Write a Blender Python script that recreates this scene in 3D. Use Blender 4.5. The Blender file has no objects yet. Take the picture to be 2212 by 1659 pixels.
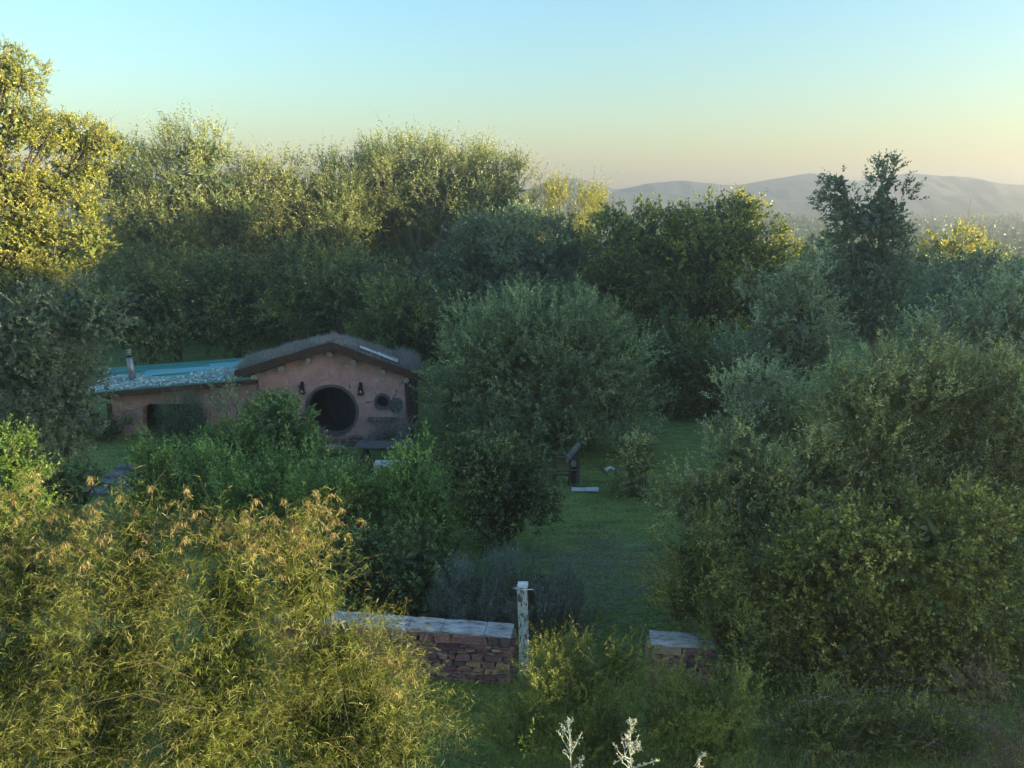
import bpy, bmesh, math, random
import numpy as np
from mathutils import Vector, Matrix, geometry, noise as mnoise

R = math.radians
scene = bpy.context.scene
COL = scene.collection
random.seed(7)

# ------------------------------------------------------------------ camera
CAM_Z, PITCH, FPX = 8.5, R(13.4), 1662.0
cam_d = bpy.data.cameras.new('camera'); cam = bpy.data.objects.new('camera', cam_d); COL.objects.link(cam)
cam.location = (0, 0, CAM_Z); cam.rotation_euler = (R(90) - PITCH, 0, 0)
cam_d.sensor_width = 36; cam_d.lens = 36 * FPX / 2212; cam_d.clip_start = 0.1; cam_d.clip_end = 9000
scene.camera = cam

# ------------------------------------------------------------------ sky, sun, exposure
SUN_AZ, SUN_EL = R(104), R(7.0)           # azimuth clockwise from the viewing direction (+Y)
world = bpy.data.worlds.new('World'); scene.world = world; world.use_nodes = True
wn = world.node_tree; bg = wn.nodes['Background']
sky = wn.nodes.new('ShaderNodeTexSky'); sky.sky_type = 'NISHITA'; sky.sun_disc = False
sky.sun_elevation = SUN_EL; sky.sun_rotation = SUN_AZ
sky.air_density = 1.62; sky.dust_density = 0.4; sky.ozone_density = 4.6; sky.altitude = 0
wn.links.new(sky.outputs[0], bg.inputs[0]); bg.inputs[1].default_value = 0.12
sun_d = bpy.data.lights.new('sun', 'SUN'); sun_d.energy = 5.0; sun_d.angle = R(0.5); sun_d.color = (1.0, 0.83, 0.46)
sun = bpy.data.objects.new('sun', sun_d); COL.objects.link(sun)
SDIR = Vector((math.sin(SUN_AZ) * math.cos(SUN_EL), math.cos(SUN_AZ) * math.cos(SUN_EL), math.sin(SUN_EL)))
sun.rotation_euler = SDIR.to_track_quat('Z', 'Y').to_euler(); sun.location = (60, 10, 40)
vs = scene.view_settings
vs.view_transform = 'Standard'; vs.look = 'None'; vs.gamma = 1.0; vs.use_curve_mapping = False; vs.exposure = 2.33
cy = scene.cycles
cy.use_denoising = True; cy.max_bounces = 6; cy.diffuse_bounces = 4; cy.glossy_bounces = 2
cy.transmission_bounces = 3; cy.volume_bounces = 0; cy.transparent_max_bounces = 8; cy.sample_clamp_indirect = 6

HAZE_DENSITY = 0.0019

# ------------------------------------------------------------------ place helpers
def ray(px, py):
    x = (px - 1106) / FPX; d = (py - 829.5) / FPX
    return x, math.cos(PITCH) - d * math.sin(PITCH), -math.sin(PITCH) - d * math.cos(PITCH)
def at(px, py, Y):
    dx, dy, dz = ray(px, py); t = Y / dy
    return np.array((dx * t, Y, CAM_Z + dz * t))
def mpp(px, py, Y):                      # metres that one picture unit covers at that depth
    return Y / ray(px, py)[1] / FPX
def sstep(a, b, v):
    t = np.clip((np.asarray(v, float) - a) / (b - a), 0, 1); return t * t * (3 - 2 * t)
def gz(x, y):
    x = np.asarray(x, float); y = np.asarray(y, float)
    s = np.clip(11.2 - y, 0, 14); z = 0.24 * s * sstep(0, 2.2, s)
    z = np.minimum(z, 1.9)
    z = z + 0.34 * sstep(7.6, 8.8, -x) * sstep(22.3, 23.0, y) * (1 - sstep(38, 44, y))
    z = z + 0.05 * np.sin(x * 1.1 + 0.6 * np.sin(y * .7)) * np.sin(y * .9 + 1) * sstep(11, 14, y)
    shade_ridge = sstep(31, 43, x - 0.30 * np.clip(y, 0, 90)) * (1 - sstep(46, 64, x - 0.30 * np.clip(y, 0, 90))) * (1 - sstep(60, 95, y)) * sstep(-40, -15, y)  # unseen ridge added on the right to shade the garden from the low sun
    z = z + (5.6 + 7.2 * sstep(-3, 7, y) + 4.9 * sstep(13, 17, y) * (1 - .22 * sstep(19, 23.5, y) * (1 - sstep(27, 29, y))) - 8.6 * np.exp(-((y - 26.2) / 1.7) ** 2) - 1.5 * sstep(28, 31, y) - 8 * sstep(34, 40, y)) * shade_ridge * (1 + .05 * np.sin(y * .21) + .05 * np.sin(y * 1.7 + 1) + .04 * np.sin(y * 2.9 + x * .3))  # crest heights and gap shaped to choose which crowns catch the sun
    z = z + 3.5 * sstep(60, 110, y) * (-1) * (1 - sstep(140, 320, y)) + 1.5 * sstep(250, 620, y)
    z = z + 1.2 * np.sin(x * .013 + y * .006) * sstep(120, 300, y)
    return z

# ------------------------------------------------------------------ materials
def nt(name):
    m = bpy.data.materials.new(name); m.use_nodes = True
    t = m.node_tree; t.nodes.clear(); return m, t
def N(t, ty, **kw):
    n = t.nodes.new(ty)
    for k, v in kw.items():
        if k.startswith('i_'): n.inputs[k[2:].replace('_', ' ')].default_value = v
        else: setattr(n, k, v)
    return n
def ramp(t, stops):
    n = t.nodes.new('ShaderNodeValToRGB'); e = n.color_ramp.elements
    e[0].position, e[0].color = stops[0][0], (*stops[0][1], 1)
    e[1].position, e[1].color = stops[-1][0], (*stops[-1][1], 1)
    for p, c in stops[1:-1]:
        q = e.new(p); q.color = (*c, 1)
    return n
def mat(name, stops, scale=4.0, detail=6, rough=0.8, bump=0.3, bscale=None, spec=0.25, stretch=(1, 1, 1), metallic=0, coords='Object', dist=0.02):
    m, t = nt(name); L = t.links.new
    o = N(t, 'ShaderNodeOutputMaterial'); b = N(t, 'ShaderNodeBsdfPrincipled')
    b.inputs['Roughness'].default_value = rough; b.inputs['Specular IOR Level'].default_value = spec; b.inputs['Metallic'].default_value = metallic
    tc = N(t, 'ShaderNodeTexCoord'); mp = N(t, 'ShaderNodeMapping'); mp.inputs['Scale'].default_value = stretch
    L(tc.outputs[coords], mp.inputs[0])
    n = N(t, 'ShaderNodeTexNoise'); n.inputs['Scale'].default_value = scale; n.inputs['Detail'].default_value = detail; n.inputs['Roughness'].default_value = .65
    L(mp.outputs[0], n.inputs['Vector'])
    r = ramp(t, stops); L(n.outputs[0], r.inputs[0]); L(r.outputs[0], b.inputs['Base Color'])
    if bump:
        n2 = N(t, 'ShaderNodeTexNoise'); n2.inputs['Scale'].default_value = bscale or scale * 5; n2.inputs['Detail'].default_value = 8
        L(mp.outputs[0], n2.inputs['Vector'])
        bu = N(t, 'ShaderNodeBump'); bu.inputs['Strength'].default_value = bump; bu.inputs['Distance'].default_value = dist
        L(n2.outputs[0], bu.inputs['Height']); L(bu.outputs[0], b.inputs['Normal'])
    L(b.outputs[0], o.inputs[0])
    return m
def leafmat(name, stops, trans=0.35, rough=0.42, spec=0.5, tcol=(1.25, 1.15, 0.55)):
    m, t = nt(name); L = t.links.new
    o = N(t, 'ShaderNodeOutputMaterial'); b = N(t, 'ShaderNodeBsdfPrincipled')
    b.inputs['Roughness'].default_value = rough; b.inputs['Specular IOR Level'].default_value = spec
    a = N(t, 'ShaderNodeAttribute'); a.attribute_name = 'tint'
    r = ramp(t, stops); L(a.outputs['Fac'], r.inputs[0]); L(r.outputs[0], b.inputs['Base Color'])
    tr = N(t, 'ShaderNodeBsdfTranslucent'); mx = N(t, 'ShaderNodeMix', data_type='RGBA', blend_type='MULTIPLY')
    mx.inputs[0].default_value = 1; L(r.outputs[0], mx.inputs[6]); mx.inputs[7].default_value = (*tcol, 1); L(mx.outputs[2], tr.inputs[0])
    ms = N(t, 'ShaderNodeMixShader'); ms.inputs[0].default_value = trans
    L(b.outputs[0], ms.inputs[1]); L(tr.outputs[0], ms.inputs[2]); L(ms.outputs[0], o.inputs[0])
    return m
M = {}
M['bark'] = mat('bark', [(.3, (.045, .038, .03)), (.6, (.11, .095, .08)), (.8, (.2, .18, .155))], 6, rough=.95, bump=.7, stretch=(1, 1, .3))
M['bark_pale'] = mat('bark_pale', [(.3, (.12, .11, .095)), (.6, (.24, .225, .2)), (.8, (.36, .34, .31))], 6, rough=.95, bump=.6, stretch=(1, 1, .3))
M['twig'] = mat('twig', [(.3, (.06, .05, .035)), (.7, (.16, .13, .09))], 9, rough=.9, bump=0)
M['adobe'] = None
M['wood_dark'] = mat('wood_dark', [(.25, (.022, .014, .011)), (.5, (.06, .035, .026)), (.75, (.12, .075, .055))], 5, rough=.8, bump=.5, stretch=(.6, 6, 6))
M['wood_grey'] = mat('wood_grey', [(.3, (.05, .05, .055)), (.7, (.15, .15, .155))], 6, rough=.8, bump=.4, stretch=(.6, 5, 5))
M['log_end'] = mat('log_end', [(.3, (.20, .18, .15)), (.7, (.42, .38, .33))], 14, rough=.9, bump=.4)
M['iron'] = mat('iron', [(.3, (.012, .012, .014)), (.7, (.035, .034, .036))], 10, rough=.6, bump=.2, metallic=.4)
M['zinc'] = mat('zinc', [(.3, (.18, .2, .22)), (.7, (.34, .37, .4))], 5, rough=.5, bump=.1, metallic=.6)
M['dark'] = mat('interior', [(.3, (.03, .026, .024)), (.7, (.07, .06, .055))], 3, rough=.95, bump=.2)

# ------------------------------------------------------------------ object helpers
def link(o, parent=None):
    COL.objects.link(o)
    if parent is not None: o.parent = parent
    return o
def empty(name, loc=(0, 0, 0), label=None, cat=None, group=None):
    o = bpy.data.objects.new(name, None); COL.objects.link(o); o.location = loc
    o.empty_display_size = .2
    if label: o['label'] = label
    if cat: o['category'] = cat
    if group: o['group'] = group
    return o
def tag(o, label, cat, group=None):
    o['label'] = label; o['category'] = cat
    if group: o['group'] = group
    return o
def np_mesh(name, V, faces, mats, tint=None, mi=None, smooth=False):
    """faces: list of (k, array (n,k))"""
    me = bpy.data.meshes.new(name)
    V = np.ascontiguousarray(V, dtype=np.float32)
    me.vertices.add(len(V)); me.vertices.foreach_set('co', V.ravel())
    loops = np.concatenate([f.ravel() for f in faces]).astype(np.int32)
    tot = np.concatenate([np.full(len(f), f.shape[1]) for f in faces]).astype(np.int32)
    st = np.concatenate(([0], np.cumsum(tot)[:-1])).astype(np.int32)
    me.loops.add(len(loops)); me.loops.foreach_set('vertex_index', loops)
    me.polygons.add(len(tot)); me.polygons.foreach_set('loop_start', st)
    if not smooth: me.polygons.foreach_set('use_smooth', np.zeros(len(tot), dtype=bool))
    else: me.polygons.foreach_set('use_smooth', np.ones(len(tot), dtype=bool))
    if mi is not None: me.polygons.foreach_set('material_index', np.asarray(mi, dtype=np.int32))
    me.update(calc_edges=True)
    for m in (mats if isinstance(mats, (list, tuple)) else [mats]): me.materials.append(m)
    if tint is not None:
        a = me.attributes.new('tint', 'FLOAT', 'FACE'); a.data.foreach_set('value', np.ascontiguousarray(tint, dtype=np.float32))
    return me
def np_obj(name, me, parent=None, loc=(0, 0, 0)):
    o = bpy.data.objects.new(name, me); o.location = loc
    return link(o, parent)
def norm(a):
    return a / np.maximum(np.linalg.norm(a, axis=-1, keepdims=True), 1e-9)

class MB:
    """collects simple solids into one mesh"""
    def __init__(s): s.v = []; s.f = []
    def add(s, vs, fs):
        k = len(s.v); s.v += [tuple(v) for v in vs]; s.f += [tuple(i + k for i in f) for f in fs]; return s
    def box(s, c, d, rot=None, jit=0.0, rng=random):
        x, y, z = d[0] / 2, d[1] / 2, d[2] / 2
        vs = [Vector((sx * x, sy * y, sz * z)) for sz in (-1, 1) for sy in (-1, 1) for sx in (-1, 1)]
        if jit: vs = [v + Vector((rng.uniform(-jit, jit), rng.uniform(-jit, jit), rng.uniform(-jit, jit))) for v in vs]
        if rot is not None: vs = [rot @ v for v in vs]
        c = Vector(c)
        return s.add([v + c for v in vs], [(0, 2, 3, 1), (4, 5, 7, 6), (0, 1, 5, 4), (2, 6, 7, 3), (0, 4, 6, 2), (1, 3, 7, 5)])
    def prism(s, poly, a, b):            # poly: list of 3D points, swept from offset a to offset b (vectors)
        a, b = Vector(a), Vector(b); n = len(poly); p = [Vector(q) for q in poly]
        return s.add([q + a for q in p] + [q + b for q in p],
                     [tuple(range(n))[::-1], tuple(range(n, 2 * n))] + [(i, (i + 1) % n, n + (i + 1) % n, n + i) for i in range(n)])
    def tube(s, pts, rad, sides=8, cap=True):
        pts = [Vector(p) for p in pts]; k = len(s.v); n = len(pts)
        rad = rad if isinstance(rad, (list, tuple)) else [rad] * n
        ref = None
        for i, p in enumerate(pts):
            d = (pts[min(i + 1, n - 1)] - pts[max(i - 1, 0)]).normalized()
            if ref is None: ref = Vector((1, 0, 0)) if abs(d.x) < .8 else Vector((0, 1, 0))
            u = d.cross(ref).normalized(); w = d.cross(u)
            for j in range(sides):
                a = 2 * math.pi * j / sides; s.v.append(tuple(p + (u * math.cos(a) + w * math.sin(a)) * rad[i]))
        for i in range(n - 1):
            for j in range(sides):
                a, b = k + i * sides + j, k + i * sides + (j + 1) % sides
                s.f.append((a, b, b + sides, a + sides))
        if cap: s.f.append(tuple(range(k, k + sides))[::-1]); s.f.append(tuple(range(k + (n - 1) * sides, k + n * sides)))
        return s
    def build(s, name, m, parent=None, bevel=0.0, smooth=False, seg=1, loc=None):
        me = bpy.data.meshes.new(name); me.from_pydata(s.v, [], s.f)
        bm = bmesh.new(); bm.from_mesh(me); bmesh.ops.recalc_face_normals(bm, faces=bm.faces)
        if bevel: bmesh.ops.bevel(bm, geom=list(bm.edges), offset=bevel, segments=seg, affect='EDGES', clamp_overlap=True)
        bm.to_mesh(me); bm.free()
        if smooth:
            for p in me.polygons: p.use_smooth = True
        for q in (m if isinstance(m, (list, tuple)) else [m]): me.materials.append(q)
        o = bpy.data.objects.new(name, me)
        if loc is not None: o.location = loc
        return link(o, parent)

# ------------------------------------------------------------------ foliage helpers
def bigtubes(P, Rr, sides=4):
    """P (n,k,3), Rr (n,k) -> verts, quads"""
    n, k, _ = P.shape
    d = np.empty_like(P); d[:, 1:-1] = P[:, 2:] - P[:, :-2]; d[:, 0] = P[:, 1] - P[:, 0]; d[:, -1] = P[:, -1] - P[:, -2]
    d = norm(d); ref = np.where(np.abs(d[..., 2:3]) < .9, np.array((0, 0, 1.)), np.array((1., 0, 0)))
    u = norm(np.cross(d, ref)); w = np.cross(d, u)
    a = np.arange(sides) * 2 * np.pi / sides
    V = P[:, :, None] + (u[:, :, None] * np.cos(a)[:, None] + w[:, :, None] * np.sin(a)[:, None]) * Rr[:, :, None, None]
    idx = np.arange(n * k * sides).reshape(n, k, sides)
    q = np.stack([idx[:, :-1], np.roll(idx, -1, 2)[:, :-1], np.roll(idx, -1, 2)[:, 1:], idx[:, 1:]], -1).reshape(-1, 4)
    return V.reshape(-1, 3), q
def leaf_arrays(P, D, Nn, L, W, droop=0.0, long=False, tri=False):
    S = norm(np.cross(D, Nn)); L = L[:, None]; W = W[:, None]
    tip = D * L; tip[:, 2] -= droop * L[:, 0]
    mid = D * L * .48 + Nn * W * .18; mid[:, 2] -= droop * L[:, 0] * .18
    n = len(P)
    if tri: return np.stack([P - S * W * .5, P + S * W * .5, P + tip], 1).reshape(-1, 3), [np.arange(3 * n).reshape(n, 3)]
    if not long:
        V = np.stack([P, P + mid + S * W * .5, P + tip, P + mid - S * W * .5], 1).reshape(-1, 3)
        return V, [np.arange(4 * n).reshape(n, 4)]
    V = np.stack([P - S * W * .3, P + S * W * .3, P + mid + S * W * .5, P + mid - S * W * .5, P + tip], 1).reshape(-1, 3)
    b = (np.arange(n) * 5)[:, None]
    return V, [b + np.array([[0, 1, 2, 3]]), b + np.array([[3, 2, 4]])]
def rdir(rng, n):
    v = rng.normal(size=(n, 3)); return norm(v)
STY = {}
def style(name, **k): STY[name] = k
#      leaf size, leaves per shoot, shoot length, clump radius, directions, cover
style('willow', L=.19, W=.046, per=15, shoot=1.0, clump=.85, out=.5, up=.85, rnd=.42, droop=.22, cov=1.35, twig=.010)
style('dense', L=.165, W=.095, per=9, shoot=.42, clump=.80, out=.9, up=.35, rnd=.5, droop=.1, cov=1.75, twig=.008)
style('olive', L=.15, W=.046, per=16, shoot=.55, clump=.55, out=.7, up=.7, rnd=.4, droop=.15, cov=1.6, twig=.006)
style('shrub', L=.105, W=.037, per=13, shoot=.42, clump=.32, out=.5, up=.95, rnd=.3, droop=.1, cov=1.6, twig=.005)
style('broad', L=.115, W=.062, per=9, shoot=.30, clump=.36, out=.7, up=.6, rnd=.45, droop=.2, cov=1.6, twig=.005)
style('near', L=.092, W=.030, per=16, shoot=.36, clump=.36, out=.6, up=.8, rnd=.4, droop=.12, cov=1.45, twig=.004)
style('fine', L=.060, W=.016, per=18, shoot=.32, clump=.30, out=.6, up=.6, rnd=.5, droop=.1, cov=1.3, twig=.003)
style('bright', L=.065, W=.028, per=11, shoot=.26, clump=.26, out=.7, up=.6, rnd=.45, droop=.15, cov=1.5, twig=.004)
style('lavender', L=.075, W=.011, per=10, shoot=.34, clump=.22, out=.35, up=1.2, rnd=.22, droop=0, cov=1.5, twig=.003)
style('rosemary', L=.07, W=.016, per=22, shoot=.55, clump=.25, out=.3, up=1.2, rnd=.25, droop=0, cov=1.6, twig=.004)
style('feather', L=.088, W=.0055, per=17, shoot=.58, clump=.34, out=.6, up=1.0, rnd=.6, droop=.6, cov=.8, twig=.003, long=True, wild=1.25)
style('asparagus', L=.06, W=.009, per=26, shoot=.38, clump=.26, out=.5, up=1.0, rnd=.4, droop=.2, cov=.9, twig=.003)
TOTAL = [0]
def leaf_cloud(rng, lobes, st, k=1.0, core=True, back=.45, floor=True):
    """lobes: list of (centre, radii) -> leaf arrays and shoot paths"""
    C = np.array([l[0] for l in lobes]); Rd = np.array([l[1] for l in lobes])
    p = 1.6; a, b, c = Rd.T
    area = 4 * np.pi * (((a * b) ** p + (a * c) ** p + (b * c) ** p) / 3) ** (1 / p)
    nleaf = int(st['cov'] * k * area.sum() / (st['L'] * st['W'] * .5) * .5)
    cr0 = st['clump']
    ncl = np.maximum(6, (1.5 * area / (np.pi * cr0 ** 2)).astype(int))
    li = np.repeat(np.arange(len(C)), ncl); d = rdir(rng, len(li))
    # clumps keep to the upper and camera-side shell, some stay behind
    keep = rng.random(len(li)) < np.where(d[:, 1] > .25, back, 1) * np.where(d[:, 2] < -.55, .5, 1)
    li, d = li[keep], d[keep]
    CC = C[li] + d * Rd[li] * rng.uniform(.66, .95, (len(li), 1)); CR = cr0 * rng.uniform(.6, 1.4, len(li)); CD = norm(d / Rd[li])
    # drop clumps buried in another lobe
    q = np.linalg.norm((CC[:, None] - C[None]) / Rd[None], axis=2); q[np.arange(len(li)), li] = 9
    keep = (q.min(1) > .62) | (rng.random(len(li)) < .12)
    if floor: keep &= CC[:, 2] > gz(CC[:, 0], CC[:, 1]) + .08
    CC, CR, CD = CC[keep], CR[keep], CD[keep]
    CT = np.clip(rng.normal(.38, .15, len(CC)), .03, .8)
    ns = max(4, nleaf // st['per'])
    w = CR ** 2; ci = rng.choice(len(CC), ns, p=w / w.sum())
    dd = norm(rdir(rng, ns) + CD[ci] * .55)
    B = CC[ci] + dd * (CR[ci] * rng.uniform(.25, .95, ns))[:, None]
    D = norm(CD[ci] * st['out'] * .6 + dd * st['out'] * .6 + np.array((0, 0, 1.)) * st['up'] + rdir(rng, ns) * st['rnd'])
    SL = st['shoot'] * np.clip(rng.lognormal(-.08, .38, ns), .35, 2.1)
    m = st['per']; t = np.linspace(.08, 1, m)[None] + rng.uniform(-.03, .03, (ns, m))
    g = st['droop']
    P = B[:, None] + D[:, None] * (SL[:, None] * t)[..., None]
    P[..., 2] -= g * SL[:, None] * t ** 2.2 * .7
    tan = np.repeat(D[:, None], m, 1).copy(); tan[..., 2] -= g * 1.5 * t ** 1.2; tan = norm(tan)
    rd = rdir(rng, ns * m).reshape(ns, m, 3)
    LD = norm(tan * .75 + rd * .75 * st.get('wild', 1))
    LN = norm(np.cross(LD, rdir(rng, ns * m).reshape(ns, m, 3)) + np.array((0, 0, .35)))
    LN = norm(LN - LD * (LN * LD).sum(-1, keepdims=True))
    sz = rng.uniform(.55, 1.4, (ns, m)) * (1.05 - .35 * t)
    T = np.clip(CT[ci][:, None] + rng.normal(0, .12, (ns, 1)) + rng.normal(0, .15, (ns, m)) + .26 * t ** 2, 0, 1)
    P, LD, LN, sz, T = P.reshape(-1, 3), LD.reshape(-1, 3), LN.reshape(-1, 3), sz.ravel(), T.ravel()
    if floor:
        kp = P[:, 2] > gz(P[:, 0], P[:, 1]) + .02; P, LD, LN, sz, T = P[kp], LD[kp], LN[kp], sz[kp], T[kp]
    Ls, Ws = st['L'] * sz, st['W'] * sz
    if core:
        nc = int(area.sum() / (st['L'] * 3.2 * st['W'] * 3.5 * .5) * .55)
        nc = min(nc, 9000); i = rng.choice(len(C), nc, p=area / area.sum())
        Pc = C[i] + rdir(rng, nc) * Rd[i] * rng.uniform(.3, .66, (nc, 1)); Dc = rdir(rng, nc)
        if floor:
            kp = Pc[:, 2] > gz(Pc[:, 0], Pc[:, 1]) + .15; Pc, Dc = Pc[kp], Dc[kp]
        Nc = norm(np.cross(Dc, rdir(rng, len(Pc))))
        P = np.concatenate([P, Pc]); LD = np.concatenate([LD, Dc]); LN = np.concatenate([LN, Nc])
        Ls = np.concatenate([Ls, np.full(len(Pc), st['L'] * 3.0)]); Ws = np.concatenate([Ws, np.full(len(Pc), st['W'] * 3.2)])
        T = np.concatenate([T, rng.uniform(.0, .25, len(Pc))])  # inner leaves get the darkest tints, painting in the crown's inner shade
    tt = np.array((-.25, .35, 1.0)); TP = B[:, None] + D[:, None] * (SL[:, None] * tt)[..., None]; TP[..., 2] -= g * SL[:, None] * np.clip(tt, 0, 1) ** 2.2 * .7
    return (P, LD, LN, Ls, Ws, T), TP, CC
def plant(name, label, cat, lobes, Y, sty, m, seed, base=None, trunk=.0, group=None, k=1.0, limbs=0, bark='bark', twigs=None, depth=.85, stems=1, extra=None, world_lobes=None, fork=.35, back=.45, core=True, scale=1.0):
    """lobes in picture units (x, y, half width, half height, depth offset)"""
    rng = np.random.default_rng(seed); st = dict(STY[sty])
    if twigs is None: twigs = .12 if Y > 24 else .3
    if scale != 1: 
        for q in ('L', 'W', 'shoot', 'clump'): st[q] *= scale
    wl = []
    for l in (lobes or []):
        dY = l[4] if len(l) > 4 else 0
        s = mpp(l[0], l[1], Y + dY); wl.append((at(l[0], l[1], Y + dY), np.array((l[2] * s, max(l[2], l[3] * .7) * s * depth, l[3] * s))))
    if world_lobes: wl += [(np.array(c, float), np.array(r, float)) for c, r in world_lobes]
    C = np.array([w[0] for w in wl])
    if base is None: bx, by = C[:, 0].mean(), C[:, 1].mean()
    elif isinstance(base, tuple): bx, by = base
    else: bx, by = at(base, 800, Y)[0], Y
    org = np.array((bx, by, float(gz(bx, by))))
    root = empty(name, org, label, cat, group)
    A, TP, CC = leaf_cloud(rng, wl, st, k, core=core, back=back)
    P, LD, LN, Ls, Ws, T = A
    V, F = leaf_arrays(P - org, LD, LN, Ls, Ws, st['droop'] * .35, st.get('long', False))
    if len(F) == 2: T = np.concatenate([T, T])
    TOTAL[0] += sum(len(f) * (f.shape[1] - 2) for f in F)
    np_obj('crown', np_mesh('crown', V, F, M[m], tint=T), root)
    # trunk and limbs
    paths, rads = [], []
    top = C[:, 2].max()
    if trunk > 0:
        for s in range(stems):
            off = np.array((rng.normal(0, .12 * stems), rng.normal(0, .1 * stems), 0)) * (stems > 1)
            f = org + np.array((0, 0, (top - org[2]) * fork)) + off * 2 + np.array((C[:, 0].mean() - bx, C[:, 1].mean() - by, 0)) * .3
            z = np.linspace(0, 1, 7)[:, None]; pt = (org + off * .4 - np.array((0, 0, .15))) * (1 - z) + f * z + rng.normal(0, trunk * .25, (7, 3)) * z * (1 - z) * 3
            paths.append(pt); rads.append(trunk * (1.25 - .5 * z[:, 0]) / math.sqrt(stems))
            for j in range(max(2, limbs // stems)):
                c = CC[rng.integers(len(CC))]
                z = np.linspace(0, 1, 7)[:, None]; midp = (f + c) / 2 + np.array((0, 0, .18 * np.linalg.norm(c - f))) * rng.uniform(-.3, 1)
                pt = (1 - z) ** 2 * f + 2 * z * (1 - z) * midp + z ** 2 * c + rng.normal(0, .05, (7, 3)) * z
                paths.append(pt); rads.append(trunk * .55 * (1 - .86 * z[:, 0]) / math.sqrt(stems))
        Vt, q = bigtubes(np.array(paths) - org, np.array(rads), 6)
        np_obj('trunk', np_mesh('trunk', Vt, [q], M[bark], smooth=True), root)
    if twigs > 0 and st['twig']:
        kk = rng.random(len(TP)) < twigs; TP = TP[kk]
        if len(TP):
            Vt, q = bigtubes(TP - org, np.tile(np.array((1, .8, .35)) * st['twig'], (len(TP), 1)), 3)
            TOTAL[0] += 2 * len(q)
            np_obj('twigs', np_mesh('twigs', Vt, [q], M['twig' if bark == 'bark' else bark]), root)['kind'] = 'stuff'
    if extra: extra(root, rng, org)
    return root

# leaf colours (dark, mid, light new growth)
def lm(name, d, mm, l, g=2.4, **k):
    q = lambda c: (min(c[0] * g * 1.08, .7), min(c[1] * g, .7), min(c[2] * g * .9, .7))
    M[name] = leafmat('leaves_' + name, [(0, q(d)), (.5, q(mm)), (1, q(l))], **k)
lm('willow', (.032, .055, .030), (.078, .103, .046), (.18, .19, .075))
lm('willow_sunlit', (.06, .075, .025), (.13, .145, .045), (.24, .24, .08), trans=.42)  # willow copy for the lit trees, sunlight's gold put into the leaf colour
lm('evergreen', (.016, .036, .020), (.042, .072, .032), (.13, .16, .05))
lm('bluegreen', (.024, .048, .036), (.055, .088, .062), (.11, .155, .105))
lm('evergreen_sunlit', (.018, .038, .018), (.058, .085, .030), (.20, .21, .05), trans=.42)  # evergreen copy with the gold of sunlight put into its leaf colours
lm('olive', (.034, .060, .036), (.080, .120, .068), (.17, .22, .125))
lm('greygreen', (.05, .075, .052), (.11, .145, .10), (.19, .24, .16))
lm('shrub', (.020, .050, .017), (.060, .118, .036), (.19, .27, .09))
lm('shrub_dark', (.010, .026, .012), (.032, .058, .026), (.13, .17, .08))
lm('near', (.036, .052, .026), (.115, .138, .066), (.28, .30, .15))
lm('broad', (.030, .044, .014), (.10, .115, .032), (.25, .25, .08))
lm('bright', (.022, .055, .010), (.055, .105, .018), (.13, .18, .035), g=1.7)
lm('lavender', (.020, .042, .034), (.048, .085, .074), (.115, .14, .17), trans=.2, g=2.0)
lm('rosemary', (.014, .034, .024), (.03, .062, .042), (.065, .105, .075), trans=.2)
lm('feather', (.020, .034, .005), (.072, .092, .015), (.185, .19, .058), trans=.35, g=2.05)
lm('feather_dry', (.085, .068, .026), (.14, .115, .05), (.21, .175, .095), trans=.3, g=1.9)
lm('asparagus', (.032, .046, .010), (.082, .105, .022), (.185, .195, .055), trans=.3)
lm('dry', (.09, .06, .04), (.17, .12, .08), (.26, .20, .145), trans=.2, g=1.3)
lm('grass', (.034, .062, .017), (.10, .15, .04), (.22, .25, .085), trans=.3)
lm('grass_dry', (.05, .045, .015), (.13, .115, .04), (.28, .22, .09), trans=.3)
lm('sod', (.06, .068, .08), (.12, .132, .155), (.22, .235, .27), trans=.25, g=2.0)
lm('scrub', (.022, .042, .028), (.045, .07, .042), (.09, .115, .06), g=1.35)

# ================================================================== the setting
# ground: one sheet with the added shading ridge, finer near the camera
def axis(segs):
    out = []
    for a, b, s in segs: out += list(np.arange(a, b, s))
    return np.array(out + [segs[-1][1]])
gx = axis([(-900, -400, 50), (-400, -60, 20), (-60, -16, 2), (-16, 16, .6), (16, 70, 2), (70, 400, 20), (400, 900, 50)])
gy = axis([(-80, -4, 4), (-4, 34, .6), (34, 110, 3), (110, 850, 20)])
XX, YY = np.meshgrid(gx, gy); ZZ = gz(XX, YY)
idx = np.arange(XX.size).reshape(XX.shape)
quads = np.stack([idx[:-1, :-1], idx[:-1, 1:], idx[1:, 1:], idx[1:, :-1]], -1).reshape(-1, 4)
m, t = nt('ground'); L = t.links.new
o = N(t, 'ShaderNodeOutputMaterial'); b = N(t, 'ShaderNodeBsdfPrincipled'); b.inputs['Roughness'].default_value = .95; b.inputs['Specular IOR Level'].default_value = .1
tc = N(t, 'ShaderNodeTexCoord')
n1 = N(t, 'ShaderNodeTexNoise'); n1.inputs['Scale'].default_value = 1.3; n1.inputs['Detail'].default_value = 8
n2 = N(t, 'ShaderNodeTexNoise'); n2.inputs['Scale'].default_value = 14; n2.inputs['Detail'].default_value = 8
mp = N(t, 'ShaderNodeMapping'); mp.inputs['Scale'].default_value = (.55, 1.6, 1); L(tc.outputs['Object'], mp.inputs[0]); L(mp.outputs[0], n1.inputs['Vector']); L(tc.outputs['Object'], n2.inputs['Vector'])
n4 = N(t, 'ShaderNodeTexNoise'); n4.inputs['Scale'].default_value = 2.2; n4.inputs['Detail'].default_value = 9; n4.inputs['Roughness'].default_value = .7; L(mp.outputs[0], n4.inputs['Vector'])
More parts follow.
